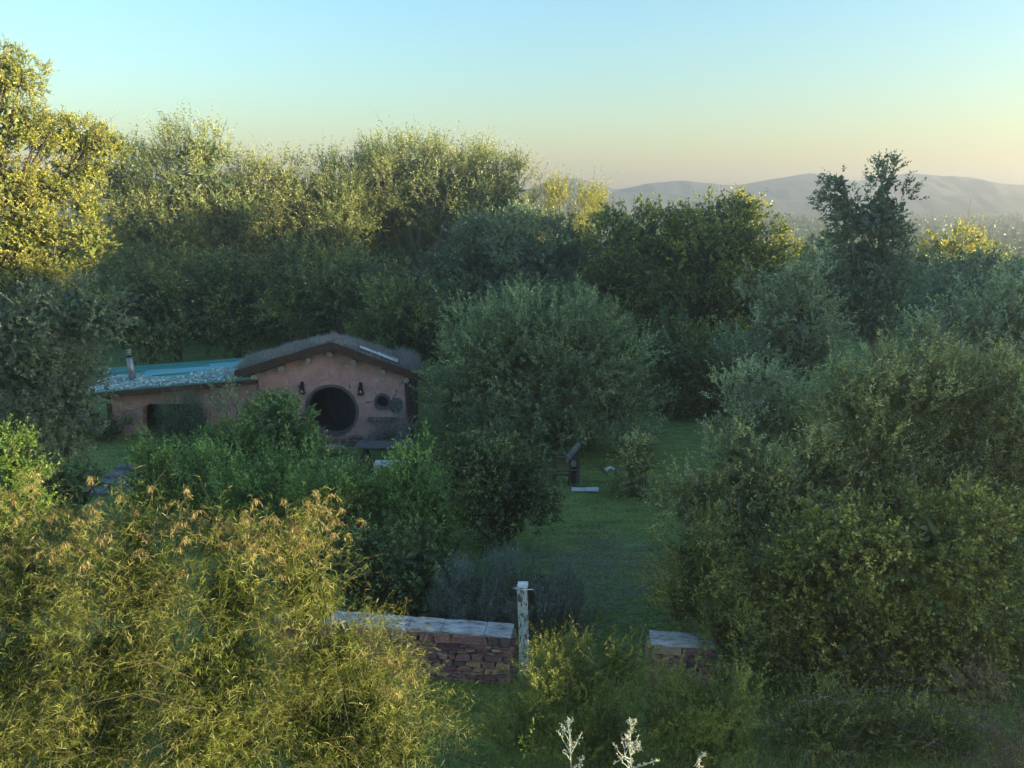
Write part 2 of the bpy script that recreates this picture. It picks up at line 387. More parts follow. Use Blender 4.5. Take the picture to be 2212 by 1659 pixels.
g1 = ramp(t, [(.3, (.075, .12, .036)), (.5, (.13, .195, .06)), (.7, (.20, .26, .095))])
# worn earth patch on the path between the shrubs: distance field of its centre
sx = N(t, 'ShaderNodeSeparateXYZ'); L(tc.outputs['Object'], sx.inputs[0])
def mth(op, a, bb=None):
    n = N(t, 'ShaderNodeMath', operation=op)
    for i, v in enumerate((a, bb)):
        if v is None: continue
        if isinstance(v, (int, float)): n.inputs[i].default_value = v
        else: L(v, n.inputs[i])
    return n.outputs[0]
L(mth('ADD', mth('MULTIPLY', mth('SUBTRACT', n4.outputs[0], .5), 1.3), n2.outputs[0]), g1.inputs[0])
ex = mth('DIVIDE', mth('SUBTRACT', sx.outputs[0], 2.3), 1.9); ey = mth('DIVIDE', mth('SUBTRACT', sx.outputs[1], 17.0), 2.4)
dd = mth('SQRT', mth('ADD', mth('MULTIPLY', ex, ex), mth('MULTIPLY', ey, ey)))
em = ramp(t, [(.35, (1, 1, 1)), (.62, (0, 0, 0))]); L(mth('ADD', mth('MULTIPLY', dd, .45), mth('MULTIPLY', mth('SUBTRACT', n1.outputs[0], .40), 1.5)), em.inputs[0])
e1 = ramp(t, [(.3, (.07, .052, .044)), (.7, (.19, .15, .13))]); L(n2.outputs[0], e1.inputs[0])
mx = N(t, 'ShaderNodeMix', data_type='RGBA'); L(mth('MULTIPLY', em.outputs[0], .55), mx.inputs[0]); L(g1.outputs[0], mx.inputs[6]); L(e1.outputs[0], mx.inputs[7]); L(mx.outputs[2], b.inputs['Base Color'])
bu = N(t, 'ShaderNodeBump'); bu.inputs['Strength'].default_value = .8; bu.inputs['Distance'].default_value = .05; L(n2.outputs[0], bu.inputs['Height']); L(bu.outputs[0], b.inputs['Normal'])
L(b.outputs[0], o.inputs[0]); M['ground'] = m
g = np_obj('ground', np_mesh('ground', np.stack([XX, YY, ZZ], -1).reshape(-1, 3), [quads], M['ground'], smooth=True)); g['kind'] = 'structure'

# hills on the horizon: profile in picture units, standing behind the scrub plain
M['hill'] = mat('hill', [(.3, (.04, .055, .06)), (.55, (.075, .09, .09)), (.75, (.13, .135, .12))], .012, 8, rough=1, bump=.6, bscale=.04, dist=3)
def hills(name, Y, prof, depth, sub=14):
    xs = np.array([p[0] for p in prof], float); ys = np.array([p[1] for p in prof], float)
    fx = np.linspace(xs[0], xs[-1], 1100); fy = np.interp(fx, xs, ys)
    kr = np.hanning(13); kr /= kr.sum(); fy = np.convolve(np.pad(fy, 6, 'edge'), kr, 'valid')
    fy += np.array([1.6 * mnoise.noise((x * .02, 0, Y)) + .7 * mnoise.noise((x * .07, 3, Y)) for x in fx])
    top = np.array([at(x, y, Y) for x, y in zip(fx, fy)])
    rows = []
    for i in range(sub + 1):
        u = i / sub; h = math.cos(u * math.pi / 2) ** 1.4
        w = np.array([mnoise.noise((x * .012, u * 3.2, Y)) + .5 * mnoise.noise((x * .035, u * 8, Y)) for x in fx])
        z = -8 + (top[:, 2] + 8) * h * (1 + .20 * w * math.sin(u * math.pi) ** 2)
        rows.append(np.stack([top[:, 0] * (1 - .0 * u), top[:, 1] - depth * u, z], 1))
    bk = np.stack([top[:, 0], top[:, 1] + depth * .6, np.full(len(fx), -8.)], 1)
    Vv = np.concatenate([bk] + rows); n = len(fx); ii = np.arange(len(Vv)).reshape(-1, n)
    q = np.stack([ii[:-1, :-1], ii[:-1, 1:], ii[1:, 1:], ii[1:, :-1]], -1).reshape(-1, 4)
    o = np_obj(name, np_mesh(name, Vv, [q[:, ::-1]], M['hill'], smooth=True)); o['kind'] = 'structure'
hills('hills', 600, [(-900, 420), (-300, 400), (200, 425), (700, 418), (1000, 425), (1140, 408), (1200, 388), (1245, 384), (1275, 396), (1330, 411), (1400, 396), (1470, 390), (1560, 399),
      (1600, 400), (1660, 388), (1690, 384), (1745, 374), (1790, 378), (1840, 394), (1880, 386), (1960, 374), (2010, 380), (2080, 383), (2140, 396), (2212, 400), (2400, 392), (2700, 410), (3200, 425)], 130)
hills('hills', 500, [(-900, 436), (900, 436), (1200, 424), (1330, 414), (1480, 420), (1700, 432), (1900, 428), (2100, 421), (2300, 428), (3200, 436)], 60)


# ================================================================== the cottage
m, t = nt('adobe'); L = t.links.new
o = N(t, 'ShaderNodeOutputMaterial'); b = N(t, 'ShaderNodeBsdfPrincipled'); b.inputs['Roughness'].default_value = .93; b.inputs['Specular IOR Level'].default_value = .12
tc = N(t, 'ShaderNodeTexCoord')
n1 = N(t, 'ShaderNodeTexNoise'); n1.inputs['Scale'].default_value = 1.6; n1.inputs['Detail'].default_value = 9; n1.inputs['Roughness'].default_value = .7
n2 = N(t, 'ShaderNodeTexNoise'); n2.inputs['Scale'].default_value = 22; n2.inputs['Detail'].default_value = 7
n3 = N(t, 'ShaderNodeTexNoise'); n3.inputs['Scale'].default_value = 2.4; n3.inputs['Detail'].default_value = 10; n3.inputs['Roughness'].default_value = .75
mp = N(t, 'ShaderNodeMapping'); mp.inputs['Scale'].default_value = (.55, 1, 1.7); mp.inputs['Location'].default_value = (3.1, 0, 1.7)
for n in (n1, n2): L(tc.outputs['Object'], n.inputs['Vector'])
L(tc.outputs['Object'], mp.inputs[0]); L(mp.outputs[0], n3.inputs['Vector'])
r1 = ramp(t, [(.3, (.34, .195, .185)), (.5, (.48, .29, .275)), (.72, (.60, .40, .38))]); L(n1.outputs[0], r1.inputs[0])
r3 = ramp(t, [(.58, (0, 0, 0)), (.66, (1, 1, 1))]); L(n3.outputs[0], r3.inputs[0])     # pale patches where the wash has worn off
r4 = ramp(t, [(.27, (1, 1, 1)), (.33, (0, 0, 0))]); L(n2.outputs[0], r4.inputs[0])     # small dark pits
mx = N(t, 'ShaderNodeMix', data_type='RGBA'); L(r3.outputs[0], mx.inputs[0]); L(r1.outputs[0], mx.inputs[6]); mx.inputs[7].default_value = (.58, .47, .44, 1)
mx2 = N(t, 'ShaderNodeMix', data_type='RGBA'); L(r4.outputs[0], mx2.inputs[0]); L(mx.outputs[2], mx2.inputs[6]); mx2.inputs[7].default_value = (.10, .06, .055, 1)
vo = N(t, 'ShaderNodeTexVoronoi', feature='DISTANCE_TO_EDGE'); vo.inputs['Scale'].default_value = .75
wp = N(t, 'ShaderNodeMix', data_type='RGBA', blend_type='LINEAR_LIGHT'); wp.inputs[0].default_value = .22; L(tc.outputs['Object'], wp.inputs[6]); L(n3.outputs['Color'], wp.inputs[7]); L(wp.outputs[2], vo.inputs['Vector'])
rc = ramp(t, [(.004, (1, 1, 1)), (.014, (0, 0, 0))]); L(vo.outputs['Distance'], rc.inputs[0])
rk_ = ramp(t, [(.50, (0, 0, 0)), (.56, (1, 1, 1))]); L(n1.outputs[0], rk_.inputs[0])
mk = N(t, 'ShaderNodeMath', operation='MULTIPLY'); L(rc.outputs[0], mk.inputs[0]); L(rk_.outputs[0], mk.inputs[1])
mx3 = N(t, 'ShaderNodeMix', data_type='RGBA'); L(mk.outputs[0], mx3.inputs[0]); L(mx2.outputs[2], mx3.inputs[6]); mx3.inputs[7].default_value = (.08, .05, .045, 1)
L(mx3.outputs[2], b.inputs['Base Color'])
bu = N(t, 'ShaderNodeBump'); bu.inputs['Strength'].default_value = .7; bu.inputs['Distance'].default_value = .03
ad = N(t, 'ShaderNodeMath', operation='ADD'); L(n2.outputs[0], ad.inputs[0]); L(n3.outputs[0], ad.inputs[1]); L(ad.outputs[0], bu.inputs['Height']); L(bu.outputs[0], b.inputs['Normal'])
L(b.outputs[0], o.inputs[0]); M['adobe'] = m

HY = 26.3
HB = np.array((at(716, 900, HY)[0], HY, 0.0))            # base of the cottage
house = empty('cottage', HB, 'low adobe cottage with a round door, turf gable and turquoise flat-roofed wing', 'cottage')
def F(px, py, Y=HY):
    p = at(px, py, Y) - HB; return Vector((p[0], p[1], p[2]))
def wall_mesh(name, outer, holes, y0, thick, parent, m, amp=.03, step=.13, seed=1):
    """outer, holes: lists of (x, z); front face roughened, real reveals in the openings"""
    rng = random.Random(seed); pts, edges = [], []
    def ring(r):
        k = len(pts); out = []
        for i, (x, z) in enumerate(r):
            x2, z2 = r[(i + 1) % len(r)]; n = max(1, int(math.hypot(x2 - x, z2 - z) / step))
            for j in range(n): out.append((x + (x2 - x) * j / n, z + (z2 - z) * j / n))
        pts.extend(Vector(p) for p in out); n = len(out)
        edges.extend((k + i, k + (i + 1) % n) for i in range(n)); return (k, n)
    rings = [ring(outer)] + [ring(h) for h in holes]
    def inside(p, r):
        c = False; n = len(r)
        for i in range(n):
            (x1, y1), (x2, y2) = r[i], r[(i + 1) % n]
            if (y1 > p[1]) != (y2 > p[1]) and p[0] < (x2 - x1) * (p[1] - y1) / (y2 - y1) + x1: c = not c
        return c
    xs = [p[0] for p in outer]; zs = [p[1] for p in outer]
    x = min(xs)
    while x < max(xs):
        z = min(zs)
        while z < max(zs):
            p = (x + rng.uniform(-.03, .03), z + rng.uniform(-.03, .03))
            if inside(p, outer) and not any(inside(p, h) for h in holes): pts.append(Vector(p))
            z += step
        x += step
    v, e, f, *_ = geometry.delaunay_2d_cdt(pts, edges, [], 0, 1e-5)
    tri = [q for q in f if inside(sum((v[i] for i in q), Vector((0, 0))) / len(q), outer) and not any(inside(sum((v[i] for i in q), Vector((0, 0))) / len(q), h) for h in holes)]
    n = len(v); V = []
    for p in v:
        V.append((p.x, y0 + amp * (mnoise.noise((p.x * .9, p.y * .9, seed)) + .5 * mnoise.noise((p.x * 3, p.y * 3, seed))), p.y))
    V += [(p.x, y0 + thick, p.y) for p in v]
    cnt = {}
    for q in tri:
        for i in range(len(q)):
            a, b2 = q[i], q[(i + 1) % len(q)]; cnt[(a, b2)] = 1
    Fc = [tuple(q) for q in tri] + [tuple(i + n for i in q[::-1]) for q in tri]
    for (a, b2) in cnt:
        if (b2, a) not in cnt: Fc.append((b2, a, a + n, b2 + n))
    me = bpy.data.meshes.new(name); me.from_pydata(V, [], Fc)
    bm = bmesh.new(); bm.from_mesh(me); bmesh.ops.recalc_face_normals(bm, faces=bm.faces); bm.to_mesh(me); bm.free()
    me.materials.append(m); return link(bpy.data.objects.new(name, me), parent)
def circ(c, r, n=40, wob=0.0, sx=1.0):
    return [(c.x + sx * r * (1 + wob * math.sin(5 * a + 1)) * math.cos(a), c.z + r * (1 + wob * math.sin(3 * a)) * math.sin(a)) for a in (2 * math.pi * i / n for i in range(n))]

S0 = mpp(716, 886, HY)
dc = F(717, 886.5); dr = 54.5 * S0
wc = F(826.5, 867.5); wr = 14.0 * S0
gl = F(556, 809); gr = F(874, 814); ga = F(713, 749)
gable = wall_mesh('gable_wall', [(gl.x, -.3), (gr.x, -.3), (gr.x, gr.z), (ga.x, ga.z), (gl.x, gl.z)], [circ(dc, dr, 48), circ(wc, wr, 24, .03)], 0.0, .42, house, M['adobe'], seed=3)
wl_, wr_ = F(233, 850), F(556, 838)
op = [F(304, 886), F(304, 928), F(313, 942), F(425, 942), F(436, 928), F(435, 888), F(423, 874.5), F(317, 874.5)]
wing = wall_mesh('wing_wall', [(wl_.x, -.1), (wr_.x - .02, -.1), (wr_.x - .02, F(556, 829).z), (wl_.x, F(233, 852).z)], [[(p.x, max(p.z, .33)) for p in op]], .12, .35, house, M['adobe'], seed=8)
# back rooms, so that the openings look into dark interiors
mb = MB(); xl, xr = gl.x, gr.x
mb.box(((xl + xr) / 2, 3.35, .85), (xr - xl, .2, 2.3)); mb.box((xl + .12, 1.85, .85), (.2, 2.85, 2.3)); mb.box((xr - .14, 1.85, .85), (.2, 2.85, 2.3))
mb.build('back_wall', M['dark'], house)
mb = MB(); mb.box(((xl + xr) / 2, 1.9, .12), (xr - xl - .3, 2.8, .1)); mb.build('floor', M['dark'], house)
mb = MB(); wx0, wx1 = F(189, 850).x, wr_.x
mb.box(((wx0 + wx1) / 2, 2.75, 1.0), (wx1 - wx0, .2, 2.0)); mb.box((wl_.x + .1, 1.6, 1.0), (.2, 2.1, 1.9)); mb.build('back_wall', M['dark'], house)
# stone footing under the gable: single stones
M['stone'] = mat('stone', [(.3, (.07, .058, .05)), (.55, (.16, .135, .115)), (.75, (.28, .24, .2))], 7, rough=.9, bump=.6)
rng = random.Random(5)
def stone_block(name, m, parent, c, d, rng, rotz=0, jit=.18):
    """one rough stone: a box with its corners knocked about and bevelled"""
    mb = MB(); x, y, z = d[0] / 2, d[1] / 2, d[2] / 2
    vs = []
    for sz in (-1, 1):
        for (sx_, sy_) in ((-1, -1), (1, -1), (1, 1), (-1, 1)):
            vs.append((sx_ * x * (1 - rng.uniform(0, jit)), sy_ * y * (1 - rng.uniform(0, jit * .5)), sz * z * (1 - rng.uniform(0, jit))))
    mb.add(vs, [(3, 2, 1, 0), (4, 5, 6, 7), (0, 1, 5, 4), (1, 2, 6, 5), (2, 3, 7, 6), (3, 0, 4, 7)])
    o = mb.build(name, m, parent, bevel=min(d) * .16, loc=c); o.rotation_euler.z = rotz; return o
for row in range(3):
    x = dc.x - .95
    while x < xr + .1:
        w = rng.uniform(.12, .34); h = .115
        zz = .02 + row * .112
        lim = dc.z - math.sqrt(max(0, (dr + .1) ** 2 - (x + w / 2 - dc.x) ** 2)) if abs(x + w / 2 - dc.x) < dr + .1 else 9
        if zz + h < lim + .05 and rng.random() < (1, .95, .7)[row]:
            stone_block('footing_stone', M['stone'], house, (x + w / 2, -.06 - .03 * (2 - row) + rng.uniform(-.02, .02), zz + h / 2), (w * .96, .2, h * .96), rng)
        x += w
# round door frame, the leaf swung inward, round window with its shutter
def ring_solid(name, c, r0, r1, y0, y1, m, parent, n=40, wob=.01, seed=0):
    mb = MB(); rg = random.Random(seed); v = []
    for i in range(n):
        a = 2 * math.pi * i / n; w = 1 + rg.uniform(-wob, wob)
        for (r, y) in ((r0, y0), (r1 * w, y0), (r1 * w, y1), (r0, y1)): v.append((c.x + r * math.cos(a), y, c.z + r * math.sin(a)))
    f = []
    for i in range(n):
        j = (i + 1) % n
        for q in range(4): f.append((i * 4 + q, i * 4 + (q + 1) % 4, j * 4 + (q + 1) % 4, j * 4 + q))
    return mb.add(v, f).build(name, m, parent)
ring_solid('door_frame', dc, dr - .035, dr + .055, -.05, .30, M['wood_grey'], house, 44, .012, 2)
hinge = Vector((dc.x + dr * .93, .42, dc.z))
door = empty('door_leaf'); door.parent = house; door.location = hinge; door.rotation_euler.z = R(-36)
M['door'] = mat('door_planks', [(.3, (.018, .026, .036)), (.6, (.04, .055, .07)), (.8, (.075, .095, .115))], 5, rough=.75, bump=.4, stretch=(6, 6, .5))
nb = 7; r_ = dr * .96
me_pl = []
for i in range(nb):
    x0 = -2 * r_ + 2 * r_ * i / nb; x1 = x0 + 2 * r_ / nb - .012
    poly = []
    for j in range(7):
        x = x0 + (x1 - x0) * j / 6; poly.append((x, 0, math.sqrt(max(0.0, r_ ** 2 - (x + r_) ** 2))))
    poly += [(p[0], 0, -p[2]) for p in poly[::-1]]
    poly = [p for k_, p in enumerate(poly) if k_ == 0 or (Vector(p) - Vector(poly[k_ - 1])).length > .004]
    MB().prism(poly, (0, .012 * (i % 2), 0), (0, .06, 0)).build('plank', M['door'], door)
ring_solid('window_frame', wc, wr - .02, wr + .075, -.055, .2, M['wood_grey'], house, 26, .05, 4)
MB().prism([(x, .25, z) for x, z in circ(wc, wr, 24)], (0, 0, 0), (0, .012, 0)).build('window_pane', mat('dark_glass', [(.3, (.01, .012, .014)), (.7, (.016, .018, .02))], 2, rough=.12, bump=0, spec=.5), house)
sc_ = F(857, 874.5); sr = 16.5 * S0
sh = empty('shutter'); sh.parent = house; sh.location = (sc_.x, -.075, sc_.z); sh.rotation_euler = (0, R(4), R(6))
for i in range(4):
    x0 = -sr * .86 + 2 * sr * .86 * i / 4; x1 = x0 + 2 * sr * .86 / 4 - .008; poly = []
    for j in range(6):
        x = x0 + (x1 - x0) * j / 5; poly.append((x, 0, math.sqrt(max(0.0, 1 - (x / (sr * .9)) ** 2)) * sr))
    poly += [(p[0], 0, -p[2]) for p in poly[::-1]]
    MB().prism(poly, (0, -.02, 0), (0, .02 + .006 * (i % 2), 0)).build('plank', M['wood_grey'], sh)
MB().box((0, -.034, sr * .45), (sr * 1.5, .02, .05)).box((0, -.034, -sr * .45), (sr * 1.5, .02, .05)).build('batten', M['wood_grey'], sh)
s1, s2 = F(797, 904), F(862, 904)
MB().box(((s1.x + s2.x) / 2, -.13, s1.z), (s2.x - s1.x, .24, .11), jit=.008).build('window_box', M['wood_grey'], house, bevel=.01)
# lanterns beside the door
M['bulb'] = mat('lantern_glass', [(.3, (.55, .56, .55)), (.7, (.75, .76, .75))], 3, rough=.15, bump=0, spec=.5)
for k_, (px, py, lab) in enumerate(((654, 838, 'left'), (780.5, 839.5, 'right'))):
    c = F(px, py)
    ln = empty('wall_lantern'); ln.parent = house; ln.location = (c.x, -.12, c.z)
    mb = MB(); mb.box((0, .08, .06), (.11, .05, .34)); mb.tube([(0, .06, .17), (0, -.03, .2), (0, -.03, .13)], .014, 6)
    mb.build('bracket', M['iron'], ln)
    mb = MB(); mb.prism([(-.055, -.085, .1), (.055, -.085, .1), (.055, .025, .1), (-.055, .025, .1)], (0, 0, 0), (0, 0, .03))
    for sx_ in (-1, 1):
        for sy_ in (0, 1): mb.tube([(sx_ * .05, -.08 + .1 * sy_, .1), (sx_ * .085, -.115 + .17 * sy_, -.16)], .012, 5)
    mb.box((0, -.03, -.17), (.2, .2, .03)); mb.build('cage', M['iron'], ln)
    MB().tube([(0, -.03, -.13), (0, -.03, -.08), (0, -.03, -.05), (0, -.03, -.03)], [.022, .03, .02, .006], 8).build('bulb', M['bulb'], ln, smooth=True)
# purlin ends
for px, py, rr in ((712, 765, 6.0), (666, 779, 6), (608, 797, 6.5), (549, 816, 6.5), (764, 782, 6), (827, 803, 6), (878, 821, 6.2)):
    c = F(px, py, HY - .3); r_ = rr * S0; rg = random.Random(px)
    MB().tube([(c.x, -.33 - rg.uniform(0, .06), c.z), (c.x, .3, c.z + .01)], [r_ * .98, r_], 12).build('purlin_end', M['log_end'], house, bevel=.008)
# barge boards
AY = HY - .5
b0, b1, b2 = F(714, 739, AY), F(507, 801, AY), F(914, 812, AY)
c0, c1, c2 = F(714, 759, AY), F(504, 814, AY), F(917, 824, AY)
for (p, q, p2, q2, sg) in ((b0, b1, c0, c1, -1), (b0, b2, c0, c2, 1)):
    pts = []
    n = 12; up_, dn = [], []
    for i in range(n + 1):
        u = i / n; w = .018 * mnoise.noise((u * 6 * sg, 2.2, 0)); sag = 0.0
        up_.append(p.lerp(q, u) + Vector((sg * .006, 0, w + sag))); dn.append(p2.lerp(q2, u) + Vector((sg * .006, 0, .022 * mnoise.noise((u * 8, 5, sg)) + sag)))
    mb = MB(); v = [];
    for a_, d_ in zip(up_, dn): v += [a_, d_, a_ + Vector((0, .07, 0)), d_ + Vector((0, .07, 0))]
    f = []
    for i in range(n):
        k_ = i * 4; f += [(k_, k_ + 4, k_ + 5, k_ + 1), (k_ + 2, k_ + 3, k_ + 7, k_ + 6), (k_, k_ + 2, k_ + 6, k_ + 4), (k_ + 1, k_ + 5, k_ + 7, k_ + 3)]
    f += [(0, 1, 3, 2), (n * 4, n * 4 + 2, n * 4 + 3, n * 4 + 1)]
    mb.add(v, f).build('barge_board', M['wood_dark'], house)
# turf roof: slab and its dry grass
BY = HY + 3.1
rb0, rb1, rb2 = F(722, 724, BY), F(535, 772, BY), F(905, 775, BY)
f0, f1, f2 = b0 + Vector((0, .07, .0)), b1 + Vector((.03, .07, .0)), b2 + Vector((-.06, .07, .0))
nu, nv = 26, 14
def roof_pt(side, u, v):                 # u from ridge to eave, v from front to back
    a_ = f0.lerp(f1 if side < 0 else f2, u); c_ = rb0.lerp(rb1 if side < 0 else rb2, u); p = a_.lerp(c_, v)
    p = p + Vector((0, 0, .05 * mnoise.noise((p.x * 1.5, p.y * 1.5, 4)) * (1 if 0 < v else .3))); return p
turf = mat('turf', [(.3, (.06, .058, .055)), (.6, (.13, .125, .12)), (.8, (.2, .195, .19))], 9, rough=1, bump=.8)
vsl, fsl = [], []
grid = []
for side, us in ((-1, np.linspace(1, 0, nu)), (1, np.linspace(0, 1, nu)[1:])):
    for u in us: grid.append([roof_pt(side, u, v) for v in np.linspace(0, 1, nv)])
for col_ in grid:
    for p in col_: vsl.append(p)
ng = len(grid)
for p in list(vsl): vsl.append(p - Vector((0, 0, .24)))
for i in range(ng - 1):
    for j in range(nv - 1):
        a_, b_ = i * nv + j, (i + 1) * nv + j
        fsl.append((a_, b_, b_ + 1, a_ + 1)); k_ = ng * nv; fsl.append((a_ + k_, a_ + 1 + k_, b_ + 1 + k_, b_ + k_))
k_ = ng * nv
for i in range(ng - 1):
    for j in (0, nv - 1): a_, b_ = i * nv + j, (i + 1) * nv + j; fsl.append((a_, a_ + k_, b_ + k_, b_))
for j in range(nv - 1):
    for i in (0, ng - 1): a_ = i * nv + j; fsl.append((a_, a_ + 1, a_ + 1 + k_, a_ + k_))
roof = MB().add(vsl, fsl).build('turf_roof', turf, house)
rg = np.random.default_rng(11); n = 26000
u = np.sqrt(rg.random(n)) if False else rg.random(n); v = rg.random(n) ** 1.0; sd = np.where(rg.random(n) < .5, -1, 1)
A_ = np.where((sd < 0)[:, None], np.array(f1)[None], np.array(f2)[None]); B_ = np.where((sd < 0)[:, None], np.array(rb1)[None], np.array(rb2)[None])
p0 = np.array(f0) * (1 - u[:, None]) + A_ * u[:, None]; p1 = np.array(rb0) * (1 - u[:, None]) + B_ * u[:, None]
P = p0 * (1 - v[:, None]) + p1 * v[:, None]; P[:, 2] -= .02
kp = ~((sd > 0) & (u > .28) & (u < .76) & (v < .30) & (v > .0)) | (rg.random(n) < .25); P = P[kp]; u = u[kp]; sd = sd[kp]
cl = np.array([mnoise.noise((p[0] * 2, p[1] * 2, 9)) for p in P]); n = len(P)
D = norm(rg.normal(0, .32, (n, 3)) + np.array((0, 0, 1.)))
Lg = (.10 + .20 * rg.random(n) ** 2 + .16 * np.clip(cl, -1, 1)) * np.where((sd > 0) & (u > .75), 1.7, 1.0); Lg = np.clip(Lg, .04, .5)
Vv, Ff = leaf_arrays(P, D, norm(np.cross(D, rdir(rg, n))), Lg, np.full(n, .02), .1, tri=True)
o = np_obj('roof_grass', np_mesh('roof_grass', Vv, Ff, M['sod'], tint=np.clip(.4 + .3 * cl + rg.normal(0, .18, n), 0, 1)), house); o['kind'] = 'stuff'
# rooflight on the right slope
fr = [roof_pt(1, .30, .10), roof_pt(1, .72, .10), roof_pt(1, .72, .27), roof_pt(1, .30, .27)]
up = (fr[1] - fr[0]).cross(fr[3] - fr[0]).normalized()
if up.z < 0: up = -up
rl = empty('rooflight'); rl.parent = house
M['glasspane'] = mat('sky_reflection_glass', [(.3, (.30, .36, .40)), (.7, (.50, .56, .60))], 3, rough=.16, bump=.05, spec=.8)  # pale blue base colour paints the sky's reflection onto the panes
M['white_paint'] = mat('white_paint', [(.3, (.42, .46, .47)), (.7, (.72, .75, .75))], 8, rough=.6, bump=.15)
MB().prism([p + up * .10 for p in fr], (0, 0, 0), up * .05).build('frame', M['white_paint'], rl)
for i in range(2):
    u0, u1 = (.03, .48) if i == 0 else (.52, .97)
    q = [fr[0].lerp(fr[1], u0), fr[0].lerp(fr[1], u1), fr[3].lerp(fr[2], u1), fr[3].lerp(fr[2], u0)]; cen = sum(q, Vector()) / 4
    q = [cen + (p - cen) * Vector((1, .82, 1)) for p in q]
    MB().prism([p + up * .152 for p in q], (0, 0, 0), up * .012).build('pane', M['glasspane'], rl)
# flue behind the ridge
c = F(737, 712, HY + 2.6)
MB().tube([(c.x, c.y, c.z - .5), (c.x, c.y, c.z + .42)], .085, 10).tube([(c.x, c.y, c.z + .42), (c.x, c.y, c.z + .47)], .11, 10).build('flue', M['iron'], house)
# wing roof
def wr_pt(u, v):                          # u 0 left..1 right, v 0 front..1 back
    a_ = F(189, 849, HY - .45).lerp(F(545, 819, HY - .45), u); c_ = F(234, 795, HY + 2.9).lerp(F(530, 773, HY + 2.9), u); return a_.lerp(c_, v)
m, t = nt('painted_roof'); L = t.links.new
o = N(t, 'ShaderNodeOutputMaterial'); b = N(t, 'ShaderNodeBsdfPrincipled'); b.inputs['Roughness'].default_value = .38; b.inputs['Specular IOR Level'].default_value = .5
tc = N(t, 'ShaderNodeTexCoord'); mp = N(t, 'ShaderNodeMapping'); mp.inputs['Scale'].default_value = (.35, 2.2, 1); L(tc.outputs['Object'], mp.inputs[0])
n1 = N(t, 'ShaderNodeTexNoise'); n1.inputs['Scale'].default_value = 1.6; n1.inputs['Detail'].default_value = 7; L(mp.outputs[0], n1.inputs['Vector'])
r1 = ramp(t, [(.35, (.035, .19, .145)), (.5, (.075, .29, .24)), (.62, (.16, .40, .36)), (.75, (.27, .47, .44))]); L(n1.outputs[0], r1.inputs[0]); L(r1.outputs[0], b.inputs['Base Color'])
bu = N(t, 'ShaderNodeBump'); bu.inputs['Strength'].default_value = .15; L(n1.outputs[0], bu.inputs['Height']); L(bu.outputs[0], b.inputs['Normal']); L(b.outputs[0], o.inputs[0]); M['painted_roof'] = m
q = [wr_pt(0, 0), wr_pt(1, 0), wr_pt(1.0, 1), wr_pt(0, 1)]
MB().prism(q, (0, 0, -.09), (0, 0, 0)).build('wing_roof', M['painted_roof'], house)
# loose roofing sheets that overlap along the back
for (u0, u1, v0, v1, h) in ((.03, .99, .72, .985, .022), (.30, .985, .50, .74, .012), (.74, .995, .56, .80, .034)):
    q = [wr_pt(u0, v0), wr_pt(u1, v0 + .01), wr_pt(u1, v1), wr_pt(u0, v1)]
    MB().prism(q, (0, 0, .003), (0, 0, h)).build('roof_sheet', mat('roof_sheet', [(.3, (.015, .13, .115)), (.7, (.05, .26, .24))] if h == .022 else [(.3, (.07, .33, .36)), (.7, (.2, .46, .52))], 2, rough=.4, bump=.1, stretch=(.3, 2, 1)), house)
# flaking coat: lots of curled chips along the front half
rg = np.random.default_rng(21); n = 5200
u = rg.random(n); v = .02 + .50 * rg.random(n) ** 1.15 * (.85 + .3 * np.sin(u * 9)) ; v = np.clip(v, .015, .62)
cor = [np.array(wr_pt(a_, b_)) for a_, b_ in ((0, 0), (1, 0), (1, 1), (0, 1))]
P = (cor[0] * (1 - u[:, None]) + cor[1] * u[:, None]) * (1 - v[:, None]) + (cor[3] * (1 - u[:, None]) + cor[2] * u[:, None]) * v[:, None]
P[:, 2] += .008 + .02 * rg.random(n)
D = norm(np.stack([rg.normal(0, 1, n), rg.normal(0, 1, n), rg.normal(.05, .18, n)], 1)); Nn = norm(np.stack([rg.normal(0, .3, n), rg.normal(0, .3, n), np.ones(n)], 1))
Vv, Ff = leaf_arrays(P, D, Nn, .07 + .09 * rg.random(n), .05 + .06 * rg.random(n), 0)
M['chip'] = leafmat('paint_chips', [(0, (.10, .26, .27)), (.5, (.36, .52, .52)), (1, (.62, .70, .69))], trans=.05, rough=.5)
o = np_obj('paint_flakes', np_mesh('paint_flakes', Vv, Ff, M['chip'], tint=np.clip(rg.normal(.55, .25, n), 0, 1)), house); o['kind'] = 'stuff'
# fascia board and gutter edge
fa, fb = wr_pt(0, 0) + Vector((0, -.02, -.005)), wr_pt(1, 0) + Vector((0, -.02, -.005)); ml = fa.lerp(fb, .72)
h0 = Vector((0, 0, -.19))
MB().prism([fa + Vector((.12, 0, 0)), ml, ml + h0, fa + h0 + Vector((.24, 0, 0))], (0, -.05, 0), (0, 0, 0)).build('fascia_board', M['wood_dark'], house, bevel=.006)
MB().prism([ml + Vector((.006, 0, -.02)), fb + Vector((.1, 0, .01)), fb + h0 + Vector((.1, 0, .02)), ml + h0 + Vector((.006, 0, -.004))], (0, -.04, 0), (0, .005, 0)).build('fascia_board', M['wood_dark'], house, bevel=.006)
for px in (192, 233):
    c = F(px, 860, HY - .25 if px < 200 else HY + .05); MB().tube([(c.x, c.y, .1), (c.x + .02, c.y, c.z + .05)], .085, 9).build('post', M['wood_dark'], house)
c = F(882, 826, HY - .1); MB().tube([(c.x, -.1, -.1), (c.x + .02, -.1, 1.0), (c.x, -.1, c.z + .02)], [.10, .085, .09], 9).build('post', M['wood_dark'], house)
